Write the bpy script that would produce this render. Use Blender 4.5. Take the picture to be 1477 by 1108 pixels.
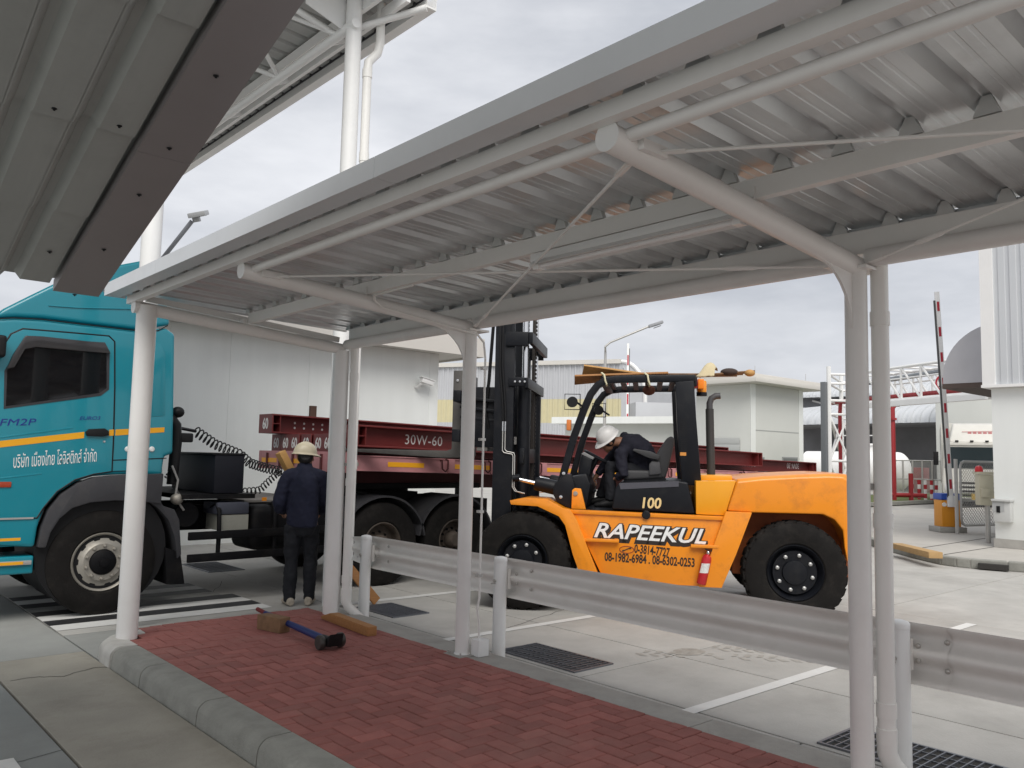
import bpy, bmesh, math, random
from mathutils import Vector, Matrix, noise
random.seed(7)
for o in list(bpy.data.objects): bpy.data.objects.remove(o)
SC = bpy.context.scene
COL = SC.collection
rad = math.radians

# ------------------------------------------------------------------ camera
CAM_H = 1.62; YAW = rad(41.645); PIT = rad(5.055); ROL = rad(1.279); FPX = 1191.04
PCX, PCY = 738.5, 554.0
_f = Vector((math.sin(YAW)*math.cos(PIT), math.cos(YAW)*math.cos(PIT), math.sin(PIT)))
_r = Vector((math.cos(YAW), -math.sin(YAW), 0)); _u = _r.cross(_f)
_r2 = _r*math.cos(ROL)+_u*math.sin(ROL); _u2 = _u*math.cos(ROL)-_r*math.sin(ROL)
CPOS = Vector((0, 0, CAM_H))
cam_data = bpy.data.cameras.new('camera'); cam = bpy.data.objects.new('camera', cam_data); COL.objects.link(cam)
cam.matrix_world = Matrix(((_r2.x, _u2.x, -_f.x, 0), (_r2.y, _u2.y, -_f.y, 0), (_r2.z, _u2.z, -_f.z, CAM_H), (0, 0, 0, 1)))
cam_data.sensor_width = 36; cam_data.lens = FPX/1477*36; cam_data.clip_start = .05; cam_data.clip_end = 3000
SC.camera = cam
# ------------------------------------------------------------------ world: overcast sky
W = bpy.data.worlds.new('World'); SC.world = W; W.use_nodes = True
nt = W.node_tree; nt.nodes.clear()
SUN_EL, SUN_AZ = rad(50), rad(214)
out = nt.nodes.new('ShaderNodeOutputWorld'); bg = nt.nodes.new('ShaderNodeBackground')
sky = nt.nodes.new('ShaderNodeTexSky'); sky.sky_type = 'NISHITA'; sky.sun_disc = False
sky.sun_elevation = SUN_EL; sky.sun_rotation = SUN_AZ; sky.dust_density = 4
skm = nt.nodes.new('ShaderNodeVectorMath'); skm.operation = 'SCALE'; skm.inputs['Scale'].default_value = .1
tc = nt.nodes.new('ShaderNodeTexCoord'); mp = nt.nodes.new('ShaderNodeMapping'); mp.inputs['Scale'].default_value = (1, 1, 3.2)
nz = nt.nodes.new('ShaderNodeTexNoise'); nz.inputs['Scale'].default_value = 2.6; nz.inputs['Detail'].default_value = 7; nz.inputs['Roughness'].default_value = .55
rp = nt.nodes.new('ShaderNodeValToRGB')
rp.color_ramp.elements[0].position = .3; rp.color_ramp.elements[0].color = (.46, .48, .525, 1)
rp.color_ramp.elements[1].position = .7; rp.color_ramp.elements[1].color = (.79, .80, .83, 1)
mx = nt.nodes.new('ShaderNodeMixRGB'); mx.inputs[0].default_value = .93
L = nt.links.new
L(tc.outputs['Generated'], mp.inputs['Vector']); L(mp.outputs[0], nz.inputs['Vector']); L(nz.outputs['Fac'], rp.inputs[0])
L(sky.outputs[0], skm.inputs[0]); L(skm.outputs[0], mx.inputs[1]); L(rp.outputs[0], mx.inputs[2]); L(mx.outputs[0], bg.inputs[0]); L(bg.outputs[0], out.inputs[0])
bg.inputs[1].default_value = .67
sd = bpy.data.lights.new('sun', 'SUN'); sd.energy = 1.5; sd.angle = rad(45); sd.color = (1, .96, .9)
sun = bpy.data.objects.new('sun', sd); COL.objects.link(sun)
sun.rotation_euler = (math.pi/2-SUN_EL, 0, math.pi-SUN_AZ)
SC.view_settings.view_transform = 'Standard'; SC.view_settings.look = 'None'
SC.view_settings.exposure = 0.85; SC.view_settings.gamma = 1.0; SC.view_settings.use_curve_mapping = False

# ------------------------------------------------------------------ photo pixel -> place
def ray(px, py): return _r2*((px-PCX)/FPX) - _u2*((py-PCY)/FPX) + _f
def PL(px, py, axis, val):
    d = ray(px, py); t = (val-CPOS[axis])/d[axis]; return CPOS+d*t
def GR(px, py, z=0.): return PL(px, py, 2, z)
def AT(px, py, depth):
    d = ray(px, py); return CPOS+d*depth

# ------------------------------------------------------------------ materials
MATS = {}
def mat(name, col, rough=.5, metal=0., var=0., vscale=3., bump=0., bscale=40., rand=0., dirt=0., dcol=(.12, .11, .1), dscale=1.2, coat=0., streak=False, spec=.5, trans=0.):
    if name in MATS: return MATS[name]
    m = bpy.data.materials.new(name); m.use_nodes = True; n = m.node_tree.nodes; l = m.node_tree.links.new
    b = n['Principled BSDF']; b.inputs['Roughness'].default_value = rough; b.inputs['Metallic'].default_value = metal
    b.inputs['Coat Weight'].default_value = coat; b.inputs['Coat Roughness'].default_value = .08
    b.inputs['Specular IOR Level'].default_value = spec; b.inputs['Transmission Weight'].default_value = trans
    geo = n.new('ShaderNodeNewGeometry'); src = None
    rgb = n.new('ShaderNodeRGB'); rgb.outputs[0].default_value = (*col, 1); src = rgb.outputs[0]
    def mul(a, fac_socket, lo, hi):
        mr = n.new('ShaderNodeMapRange'); mr.inputs[1].default_value = 0; mr.inputs[2].default_value = 1
        mr.inputs[3].default_value = lo; mr.inputs[4].default_value = hi; l(fac_socket, mr.inputs[0])
        v = n.new('ShaderNodeVectorMath'); v.operation = 'SCALE'; l(a, v.inputs[0]); l(mr.outputs[0], v.inputs['Scale']); return v.outputs[0]
    if var:
        t = n.new('ShaderNodeTexNoise'); t.inputs['Scale'].default_value = vscale; t.inputs['Detail'].default_value = 8; t.inputs['Roughness'].default_value = .62
        if streak:
            mpp = n.new('ShaderNodeMapping'); mpp.inputs['Scale'].default_value = streak if streak is not True else (1, 1, .12); l(geo.outputs['Position'], mpp.inputs[0]); l(mpp.outputs[0], t.inputs['Vector'])
        else: l(geo.outputs['Position'], t.inputs['Vector'])
        src = mul(src, t.outputs['Fac'], 1-var*1.6, 1+var*1.6)
    if rand:
        oi = n.new('ShaderNodeObjectInfo'); src = mul(src, oi.outputs['Random'], 1-rand, 1+rand)
    if dirt:
        t2 = n.new('ShaderNodeTexNoise'); t2.inputs['Scale'].default_value = dscale; t2.inputs['Detail'].default_value = 9; t2.inputs['Roughness'].default_value = .7
        l(geo.outputs['Position'], t2.inputs['Vector'])
        r2 = n.new('ShaderNodeValToRGB'); r2.color_ramp.elements[0].position = .5; r2.color_ramp.elements[1].position = .72
        r2.color_ramp.elements[1].color = (dirt, dirt, dirt, 1); r2.color_ramp.elements[0].color = (0, 0, 0, 1); l(t2.outputs['Fac'], r2.inputs[0])
        mm = n.new('ShaderNodeMixRGB'); mm.inputs[2].default_value = (*dcol, 1); l(r2.outputs[0], mm.inputs[0]); l(src, mm.inputs[1]); src = mm.outputs[0]
        rr = n.new('ShaderNodeMapRange'); rr.inputs[3].default_value = rough; rr.inputs[4].default_value = min(1, rough+.3); l(r2.outputs[0], rr.inputs[0]); l(rr.outputs[0], b.inputs['Roughness'])
    l(src, b.inputs['Base Color'])
    if bump:
        t3 = n.new('ShaderNodeTexNoise'); t3.inputs['Scale'].default_value = bscale; t3.inputs['Detail'].default_value = 5; l(geo.outputs['Position'], t3.inputs['Vector'])
        bp = n.new('ShaderNodeBump'); bp.inputs['Strength'].default_value = bump; bp.inputs['Distance'].default_value = .01; l(t3.outputs['Fac'], bp.inputs['Height']); l(bp.outputs[0], b.inputs['Normal'])
    MATS[name] = m; return m
WHITE = mat('white_paint', (.80, .79, .77), .36, var=.04, vscale=1.5, dirt=.2, dcol=(.50, .47, .43), dscale=1.6)
WHITE2 = mat('white_gate_paint', (.80, .80, .79), .4, var=.03, dirt=.1, dcol=(.5, .48, .45))
PVC = mat('white_pipe', (.80, .79, .76), .35, var=.03)
GALV = mat('roof_underside', (.64, .66, .67), .32, metal=.6, var=.12, vscale=2.2, streak=(.35, 5, 1), dirt=.2, dcol=(.25, .23, .22), dscale=3)
FASC = mat('fascia_metal', (.66, .68, .70), .4, metal=.1, var=.04, dirt=.15, dcol=(.4, .4, .4))
CONC = mat('concrete_yard', (.405, .395, .37), .85, var=.2, vscale=1.6, bump=.25, bscale=55, rand=.05, dirt=.42, dcol=(.25, .235, .215), dscale=.9)
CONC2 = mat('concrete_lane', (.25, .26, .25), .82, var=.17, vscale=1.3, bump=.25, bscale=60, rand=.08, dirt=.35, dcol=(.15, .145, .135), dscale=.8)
CONC3 = mat('concrete_apron', (.33, .31, .265), .84, var=.2, vscale=1.8, bump=.25, bscale=60, rand=.06, dirt=.5, dcol=(.2, .18, .15), dscale=2.2)
CONC4 = mat('concrete_drive', (.30, .305, .29), .83, var=.17, vscale=1.3, bump=.25, bscale=60, rand=.05, dirt=.4, dcol=(.19, .185, .17), dscale=1.0)
KERB = mat('kerb_concrete', (.265, .265, .24), .9, var=.2, vscale=7, bump=.5, bscale=90, rand=.05, dirt=.5, dcol=(.17, .165, .15), dscale=5)
JOINT = mat('joint_dark', (.035, .033, .03), .95)
BRICK = mat('red_paver', (.30, .108, .093), .88, var=.2, vscale=9, bump=.5, bscale=160, rand=.17, dirt=.5, dcol=(.33, .175, .15), dscale=1.7)
BRICKBED = mat('paver_joint_sand', (.045, .02, .017), .95, var=.2, vscale=20)
PAINTW = mat('road_paint_white', (.66, .66, .64), .7, var=.1, vscale=12, bump=.1, dirt=.3, dcol=(.38, .37, .35), dscale=6)
PAINTB = mat('road_paint_black', (.018, .018, .02), .6, var=.2, vscale=9, dirt=.3, dcol=(.12, .12, .12), dscale=5)
STEELG = mat('galvanised_steel', (.50, .49, .47), .45, metal=.6, var=.1, vscale=8)
RAIL = mat('guardrail_steel', (.80, .78, .745), .42, metal=.0, var=.045, vscale=3, streak=(6, .5, 1), dirt=.3, dcol=(.50, .46, .41), dscale=1.6)
GRATE = mat('grate_steel', (.19, .20, .22), .45, metal=.7, var=.15)
BLACK = mat('black_plastic', (.010, .010, .011), .5, var=.15, spec=.25)
RUBBER = mat('tyre_rubber', (.012, .011, .0105), .85, spec=.15, var=.3, vscale=7, bump=.25, bscale=45, dirt=.4, dcol=(.045, .04, .035), dscale=6)
DKGREY = mat('dark_grey_plastic', (.045, .045, .05), .55, spec=.3, var=.1, dirt=.2, dcol=(.14, .13, .12), dscale=4)
CHASS = mat('chassis_black', (.006, .006, .007), .6, spec=.15, var=.2, dirt=.35, dcol=(.04, .035, .03), dscale=5)
TEAL = mat('teal_cab_paint', (.004, .215, .28), .3, coat=.5, var=.03, dirt=.1, dcol=(.06, .15, .18), dscale=3)
YEL = mat('yellow_stripe', (.78, .36, .01), .5, var=.05)
GLASS = mat('tinted_glass', (.006, .006, .007), .04, spec=.35)
WOOD = mat('timber', (.36, .17, .06), .75, var=.25, vscale=14, streak=(.6, 6, 6), bump=.3, bscale=60)
WOOD2 = mat('weathered_timber', (.20, .115, .06), .85, var=.3, vscale=12, bump=.4, bscale=50, dirt=.4, dcol=(.07, .045, .03), dscale=10)
WOODP = mat('pale_timber', (.48, .27, .09), .7, var=.2, vscale=10, bump=.2)
REDS = mat('red_oxide_steel', (.15, .018, .017), .5, var=.14, vscale=4, dirt=.2, dcol=(.07, .03, .028), dscale=3)
PINK = mat('faded_pink_paint', (.44, .20, .21), .65, var=.12, vscale=5, dirt=.4, dcol=(.24, .09, .09), dscale=4)
ORANGE = mat('orange_paint', (.80, .262, .008), .36, coat=.3, var=.05, vscale=2, dirt=.42, dcol=(.36, .105, .015), dscale=6)
ORANGE2 = mat('amber_hood_paint', (.78, .33, .008), .36, coat=.3, var=.04)
FBLACK = mat('forklift_black', (.006, .007, .010), .4, spec=.25, var=.15, dirt=.25, dcol=(.04, .037, .033), dscale=6)
CHROME = mat('chrome_rod', (.75, .75, .76), .18, metal=1.)
TXTW = mat('white_lettering', (.75, .75, .74), .6, var=.14, vscale=30, dirt=.4, dcol=(.4, .3, .28), dscale=25)
TXTK = mat('black_lettering', (.02, .012, .008), .6)
SILVER = mat('silver_rim', (.36, .34, .30), .5, metal=.5, var=.2, vscale=12, dirt=.4, dcol=(.12, .09, .06), dscale=12)

# ------------------------------------------------------------------ mesh builder
class MB:
    def __init__(s): s.v = []; s.f = []
    def add(s, vs, fs):
        b = len(s.v); s.v += [Vector(v) for v in vs]; s.f += [tuple(i+b for i in f) for f in fs]; return s
    def hexa(s, p):
        return s.add(p, [(0, 3, 2, 1), (4, 5, 6, 7), (0, 1, 5, 4), (1, 2, 6, 5), (2, 3, 7, 6), (3, 0, 4, 7)])
    def box(s, c, d, m=None):
        x, y, z = d[0]/2, d[1]/2, d[2]/2; c = Vector(c)
        p = [Vector(q) for q in ((-x, -y, -z), (x, -y, -z), (x, y, -z), (-x, y, -z), (-x, -y, z), (x, -y, z), (x, y, z), (-x, y, z))]
        if m is not None: p = [m @ q for q in p]
        return s.hexa([q+c for q in p])
    def bx(s, x0, x1, y0, y1, z0, z1): return s.box(((x0+x1)/2, (y0+y1)/2, (z0+z1)/2), (abs(x1-x0), abs(y1-y0), abs(z1-z0)))
    def bar(s, a, b, w, h, up=(0, 0, 1)):
        a = Vector(a); b = Vector(b); d = (b-a).normalized(); u = Vector(up)
        if abs(d.dot(u)) > .98: u = Vector((1, 0, 0))
        x = d.cross(u).normalized(); y = x.cross(d).normalized(); x *= w/2; y *= h/2
        return s.hexa([a-x-y, a+x-y, a+x+y, a-x+y, b-x-y, b+x-y, b+x+y, b-x+y])
    def tube(s, pts, r, n=12, caps=True):
        pts = [Vector(p) for p in pts]; R = r if isinstance(r, (list, tuple)) else [r]*len(pts)
        rings = []; pu = None
        for i, p in enumerate(pts):
            if i == 0: d = pts[1]-p
            elif i == len(pts)-1: d = p-pts[i-1]
            else: d = (pts[i+1]-p).normalized()+(p-pts[i-1]).normalized()
            if d.length < 1e-9: d = Vector((0, 0, 1))
            d.normalize()
            if pu is None:
                pu = Vector((0, 0, 1)) if abs(d.z) < .9 else Vector((1, 0, 0))
            x = d.cross(pu)
            if x.length < 1e-6: x = d.orthogonal()
            x.normalize(); y = x.cross(d).normalized(); pu = y
            k = R[i]; kx, ky = (k if isinstance(k, (list, tuple)) else (k, k))
            rings.append([p+x*(math.cos(2*math.pi*j/n)*kx)+y*(math.sin(2*math.pi*j/n)*ky) for j in range(n)])
        vs = [q for g in rings for q in g]; fs = []
        for i in range(len(rings)-1):
            for j in range(n): fs.append((i*n+j, i*n+(j+1) % n, (i+1)*n+(j+1) % n, (i+1)*n+j))
        if caps:
            fs.append(tuple(range(n-1, -1, -1))); fs.append(tuple((len(rings)-1)*n+j for j in range(n)))
        return s.add(vs, fs)
    def lathe(s, prof, c, ax, n=32, closed=False, cap0=True):
        """prof: list of (radius, distance along axis)"""
        c = Vector(c); ax = Vector(ax).normalized(); x = ax.orthogonal().normalized(); y = ax.cross(x)
        vs = []; fs = []; m = len(prof)
        for r, h in prof:
            for j in range(n):
                a = 2*math.pi*j/n; vs.append(c+ax*h+(x*math.cos(a)+y*math.sin(a))*r)
        for i in range(m if closed else m-1):
            k = (i+1) % m
            for j in range(n): fs.append((i*n+j, i*n+(j+1) % n, k*n+(j+1) % n, k*n+j))
        if not closed:
            if cap0 and prof[0][0] > 1e-6: fs.append(tuple(range(n-1, -1, -1)))
            if prof[-1][0] > 1e-6: fs.append(tuple((m-1)*n+j for j in range(n)))
        return s.add(vs, fs)
    def prism(s, pts, d):
        """closed outline of 3D points swept by vector d"""
        pts = [Vector(p) for p in pts]; n = len(pts); d = Vector(d)
        vs = pts+[p+d for p in pts]
        fs = [tuple(range(n-1, -1, -1)), tuple(range(n, 2*n))]+[(i, (i+1) % n, n+(i+1) % n, n+i) for i in range(n)]
        return s.add(vs, fs)
    def loft(s, rings, closed=True, caps=False):
        n = len(rings[0]); vs = [q for g in rings for q in g]; fs = []
        for i in range(len(rings)-1):
            for j in range(n if closed else n-1): fs.append((i*n+j, i*n+(j+1) % n, (i+1)*n+(j+1) % n, (i+1)*n+j))
        if caps: fs += [tuple(range(n-1, -1, -1)), tuple((len(rings)-1)*n+j for j in range(n))]
        return s.add(vs, fs)
    def ellipsoid(s, c, r, m=None, n=20, k=12):
        c = Vector(c); rings = []
        for i in range(k+1):
            t = math.pi*i/k; t = min(max(t, .02), math.pi-.02); g = []
            for j in range(n):
                a = 2*math.pi*j/n; q = Vector((r[0]*math.sin(t)*math.cos(a), r[1]*math.sin(t)*math.sin(a), -r[2]*math.cos(t)))
                g.append(c+(m @ q if m is not None else q))
            rings.append(g)
        return s.loft(rings, True, True)
    def mesh(s, name, off=None, bevel=0., seg=2, smooth=None):
        me = bpy.data.meshes.new(name); o = off or Vector((0, 0, 0))
        me.from_pydata([v-o for v in s.v], [], s.f)
        bm = bmesh.new(); bm.from_mesh(me); bmesh.ops.recalc_face_normals(bm, faces=bm.faces)
        if bevel:
            es = [e for e in bm.edges if len(e.link_faces) == 2 and e.calc_face_angle(0) > rad(25)]
            bmesh.ops.bevel(bm, geom=es, offset=bevel, segments=seg, affect='EDGES', profile=.6, clamp_overlap=True)
        bm.to_mesh(me); bm.free()
        if smooth is not None:
            for p in me.polygons: p.use_smooth = True
            me.set_sharp_from_angle(angle=rad(smooth))
        return me

class Thing:
    def __init__(s, name, label, cat, loc=(0, 0, 0), rotz=0., group=None):
        s.o = bpy.data.objects.new(name, None); COL.objects.link(s.o); s.o.empty_display_size = .2
        s.loc = Vector(loc); s.o.location = s.loc; s.o.rotation_euler = (0, 0, rotz)
        s.local = rotz != 0.
        s.o['label'] = label; s.o['category'] = cat
        if group: s.o['group'] = group
    def part(s, name, mb, m, parent=None, bevel=0., smooth=40, seg=2, label=None):
        off = Vector((0, 0, 0)) if s.local else s.loc
        me = mb.mesh(name, off, bevel, seg, smooth); me.materials.append(m)
        o = bpy.data.objects.new(name, me); COL.objects.link(o); o.parent = parent or s.o
        if label: o['label'] = label
        return o
def solid(name, mb, m, label=None, cat=None, loc=None, bevel=0., smooth=40, kind=None, group=None, seg=2):
    loc = Vector(loc) if loc is not None else (sum(mb.v, Vector())/len(mb.v) if not kind else Vector((0, 0, 0)))
    if not kind: loc.z = min(v.z for v in mb.v)
    me = mb.mesh(name, loc, bevel, seg, smooth); me.materials.append(m)
    o = bpy.data.objects.new(name, me); COL.objects.link(o); o.location = loc
    if label: o['label'] = label
    if cat: o['category'] = cat
    if kind: o['kind'] = kind
    if group: o['group'] = group
    return o
def piece(name, me, parent, loc=(0, 0, 0), rotz=0., scale=None):
    o = bpy.data.objects.new(name, me); COL.objects.link(o); o.parent = parent; o.location = loc; o.rotation_euler = (0, 0, rotz)
    if scale: o.scale = scale
    return o
def copy_tree(o, parent=None):
    c = o.copy(); COL.objects.link(c); c.parent = parent
    for ch in o.children: copy_tree(ch, c)
    return c
def textmesh(txt, size, extr=.0015, shear=0., offset=0., sx=1., space=1., align='CENTER'):
    cu = bpy.data.curves.new('txt', 'FONT'); cu.body = txt; cu.size = size; cu.extrude = extr; cu.shear = shear; cu.offset = offset
    cu.align_x = align; cu.align_y = 'CENTER'; cu.space_character = space; cu.resolution_u = 3
    ob = bpy.data.objects.new('txt', cu); COL.objects.link(ob)
    dg = bpy.context.evaluated_depsgraph_get(); me = bpy.data.meshes.new_from_object(ob.evaluated_get(dg))
    bpy.data.objects.remove(ob); bpy.data.curves.remove(cu)
    for v in me.vertices: v.co.x *= sx
    return me
def lettering(name, txt, size, m, parent, origin, xdir, updir, off=(0, 0, 0), **k):
    """text lying in the plane xdir/updir, parented (coordinates relative to parent root origin 'off')"""
    me = textmesh(txt, size, **k); x = Vector(xdir).normalized(); u = Vector(updir).normalized(); n = x.cross(u)
    M = Matrix(((x.x, u.x, n.x), (x.y, u.y, n.y), (x.z, u.z, n.z)))
    for v in me.vertices: v.co = M @ v.co + Vector(origin) - Vector(off)
    me.materials.clear(); me.materials.append(m); me.name = name
    o = bpy.data.objects.new(name, me); COL.objects.link(o); o.parent = parent; return o
def body_mesh(mb, name, off, voxel=.014, smooth_it=6, dispf=None):
    """continuous skin over overlapping lofts: voxel remesh + smoothing"""
    me = mb.mesh(name, off); ob = bpy.data.objects.new('tmp', me); COL.objects.link(ob)
    r = ob.modifiers.new('r', 'REMESH'); r.mode = 'VOXEL'; r.voxel_size = voxel
    if smooth_it:
        sm = ob.modifiers.new('s', 'SMOOTH'); sm.factor = .5; sm.iterations = smooth_it
    dg = bpy.context.evaluated_depsgraph_get(); m2 = bpy.data.meshes.new_from_object(ob.evaluated_get(dg))
    bpy.data.objects.remove(ob); bpy.data.meshes.remove(me); m2.name = name
    if dispf:
        ns = [v.normal.copy() for v in m2.vertices]
        for v, nn in zip(m2.vertices, ns): v.co += nn*dispf(v.co)
    for p in m2.polygons: p.use_smooth = True
    return m2
# ================================================================== THE SETTING
# base sheet to the horizon
mb = MB(); mb.add([(-900, -900, -.03), (1500, -900, -.03), (1500, 1500, -.03), (-900, 1500, -.03)], [(0, 1, 2, 3)])
base = solid('ground', mb, CONC, kind='structure', smooth=None)
# concrete slabs with open joints, each a piece of the ground
def slab(x0, x1, y0, y1, m, name='concrete_slab', g=.008):
    b = MB().bx(x0+g, x1-g, y0+g, y1-g, -.0275, 0.)
    me = b.mesh(name, None, .003, 1, 30); me.materials.append(m)
    return piece(name, me, base)
ys = [-7, -4.1, -1.0, 2.6, 7.3]
for i in range(len(ys)-1):
    slab(1.29, 1.985, ys[i], ys[i+1], CONC3)
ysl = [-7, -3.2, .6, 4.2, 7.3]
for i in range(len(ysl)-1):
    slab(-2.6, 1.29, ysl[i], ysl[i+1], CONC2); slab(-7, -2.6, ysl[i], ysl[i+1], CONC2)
ysd = [7.3, 12.2, 17.5, 23, 29, 36]
for i in range(len(ysd)-1):
    for xa_, xb_ in ((-7, -2.6), (-2.6, 1.985)): slab(xa_, xb_, ysd[i], ysd[i+1], CONC4)
ysr = [-7, -4.0, -.55, 2.56, 5.66, 8.0]
for i in range(len(ysr)-1):
    slab(4.22, 4.60, ysr[i], ysr[i+1], CONC)
xs = [4.60, 5.75, 9.4, 13.2, 17.2, 21.5, 26, 31]
ysq = [-7, -3.6, .35, 4.35, 8.0, 12.2, 17.5, 23, 29, 36]
for a in range(len(xs)-1):
    for i in range(len(ysq)-1): slab(xs[a], xs[a+1], ysq[i], ysq[i+1], CONC)
for i in range(5, len(ysq)-1): slab(1.985, 4.60, ysq[i], ysq[i+1], CONC)
slab(1.985, 4.60, 8.0, 12.2, CONC); slab(1.985, 4.22, 6.9, 8.0, CONC4)
me = MB().add([(-7, -7, -.0285), (31, -7, -.0285), (31, 36, -.0285), (-7, 36, -.0285)], [(0, 1, 2, 3)]).mesh('joint_bed'); me.materials.append(JOINT); piece('joint_bed', me, base)
# cracks in the near lane slab: thin dark ribbons
def ribbon(name, pts, w, m, z=.002, parent=None):
    b = MB()
    for i in range(len(pts)-1):
        a = Vector((*pts[i], z)); c = Vector((*pts[i+1], z)); d = (c-a).normalized(); n = Vector((-d.y, d.x, 0))*w/2
        b.add([a-n, c-n, c+n, a+n], [(0, 1, 2, 3)])
    me = b.mesh(name); me.materials.append(m); return piece(name, me, parent or base)
ck = [GR(x, y) for x, y in ((15, 982), (48, 977), (90, 976), (118, 968), (138, 963), (158, 963))]
cp = []
for i in range(len(ck)-1):
    for k in range(5): cp.append(ck[i].lerp(ck[i+1], k/5))
ribbon('crack', [(p.x+random.uniform(-.006, .006), p.y+random.uniform(-.012, .012)) for p in cp], .008, JOINT)
# painted lines
def quad(name, pts, m, z=.004):
    b = MB().add([(x, y, z) for x, y in pts], [tuple(range(len(pts)))]); me = b.mesh(name); me.materials.append(m); return piece(name, me, base)
def bayline(y, x0=4.46, x1=9.6, w=.1): quad('painted_line', [(x0, y-w/2), (x1, y-w/2), (x1, y+w/2), (x0, y+w/2)], PAINTW)
bayline(3.33, 4.44, 9.42); bayline(5.92, 4.47, 6.75); bayline(.62, 4.46, 9.4); bayline(-2.1, 4.46, 9.4)
ribbon('painted_line', [(4.62, 7.95), (6.4, 7.9), (9.6, 7.82)], .12, PAINTW, .004)
quad('painted_line', [(.55, 4.05), (.80, 4.05), (.80, 5.06), (.55, 5.06)], PAINTW)
a = GR(0, 1098); quad('painted_line', [(a.x-.6, a.y-.5), (a.x+.06, a.y-.5), (a.x+.06, a.y), (a.x-.6, a.y)], PAINTW)
# crosswalk style hump stripes, black and white by turns
WORN = mat('worn_road_paint', (.30, .30, .285), .8, var=.3, vscale=9, bump=.2)
for k in range(8):
    y0 = 8.205+k*.255; quad('painted_stripe', [(1.99, y0), (4.02-.12*(k > 3), y0), (4.02-.12*(k > 3), y0+.255), (1.99, y0+.255)], (PAINTW if k in (0, 2, 6) else WORN) if k % 2 == 0 else PAINTB)
# tyre marks / stains on the bay slabs
STAIN = mat('damp_tyre_mark', (.345, .33, .30), .8, var=.3, vscale=16, bump=.2)
def mark(cx, cy, dx, dy, n, w, sp):
    d = Vector((dx, dy)).normalized(); nn = Vector((-d.y, d.x)); b = MB()
    for i in range(n):
        for sgn in (-1, 1):
            if random.random() < .18: continue
            o = Vector((cx, cy))+d*(i*sp+(sp*.5 if sgn > 0 else 0)); q = [o+nn*(sgn*.01), o+nn*(sgn*w*.5)+d*sp*.35, o+nn*(sgn*w*.5)+d*sp*.85, o+nn*(sgn*.01)+d*sp*.45]
            q = [v+Vector((random.uniform(-.008, .008), random.uniform(-.008, .008))) for v in q]
            b.add([(v.x, v.y, .0025) for v in q], [(0, 1, 2, 3)])
    me = b.mesh('tyre_mark'); me.materials.append(STAIN); piece('tyre_mark', me, base)
mark(5.55, 4.6, .95, -1.0, 17, .20, .105); mark(6.2, 4.35, .9, -1.0, 9, .2, .1)
def blot(x, y, rx, ry, m=None, n=22):
    ph = random.uniform(0, 9); b = MB().add([(x+rx*math.cos(t)*(1+.25*noise.noise(Vector((math.cos(t)*1.5+ph, math.sin(t)*1.5, ph)))), y+ry*math.sin(t)*(1+.3*noise.noise(Vector((math.cos(t)*2, math.sin(t)*2+ph, ph)))), .0022) for t in [2*math.pi*k/n for k in range(n)]], [tuple(range(n))])
    me = b.mesh('oil_stain'); me.materials.append(m or OIL); piece('oil_stain', me, base)
OIL = mat('old_oil_stain', (.31, .295, .265), .75, var=.35, vscale=14, bump=.2)
blot(5.95, 4.35, .16, .12); blot(7.2, 2.2, .1, .05)
def crack(pa, pb, w=.006, seg=14):
    a, c = Vector(pa), Vector(pb); pts = []
    for k in range(seg+1): q = a.lerp(c, k/seg); pts.append((q.x+.03*noise.noise(Vector((q.x*3, q.y*3, 1.)))*1, q.y+.05*noise.noise(Vector((q.x*4, q.y*4, 5.)))))
    ribbon('crack', pts, w, JOINT, .002)
crack((5.1, 5.9), (7.2, 6.6), .007); crack((6.3, .4), (8.8, 2.1), .005); crack((-1.5, 4.6), (1.28, 5.0), .005); crack((4.3, 10.2), (3.6, 8.9), .006)
# drain gratings, one thing each
def grating(name, x0, x1, y0, y1, label):
    t = Thing(name, label, 'drain grate', ((x0+x1)/2, (y0+y1)/2, 0), group='drain gratings along the walkway')
    b = MB(); f = .018
    b.bx(x0, x1, y0, y0+f, 0, .012).bx(x0, x1, y1-f, y1, 0, .012).bx(x0, x0+f, y0+f, y1-f, 0, .012).bx(x1-f, x1, y0+f, y1-f, 0, .012); t.part('frame', b, GRATE)
    b = MB().bx(x0+f, x1-f, y0+f, y1-f, .0005, .002); t.part('pit', b, JOINT)
    n = int((y1-y0)/.05)
    for i in range(1, n): t.part('bar', MB().bx(x0+f, x1-f, y0+(y1-y0)*i/n-.004, y0+(y1-y0)*i/n+.004, .002, .013), GRATE)
    n = int((x1-x0)/.09)
    for i in range(1, n): t.part('bar', MB().bx(x0+(x1-x0)*i/n-.0035, x0+(x1-x0)*i/n+.0035, y0+f, y1-f, .002, .0105), GRATE)
grating('drain_grating', 4.655, 5.10, 4.45, 5.34, 'steel drain grating between the two white bay lines')
grating('drain_grating', 4.655, 5.10, 1.15, 2.50, 'steel drain grating beside the post with the wide downpipe elbow')
grating('drain_grating', 4.72, 5.16, 7.0, 7.7, 'steel drain grating under the leaning timber plank')
a = GR(300, 826); grating('drain_grating', a.x, a.x+.5, a.y-.02, a.y+.95, 'steel drain grating in the shade under the truck')

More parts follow.
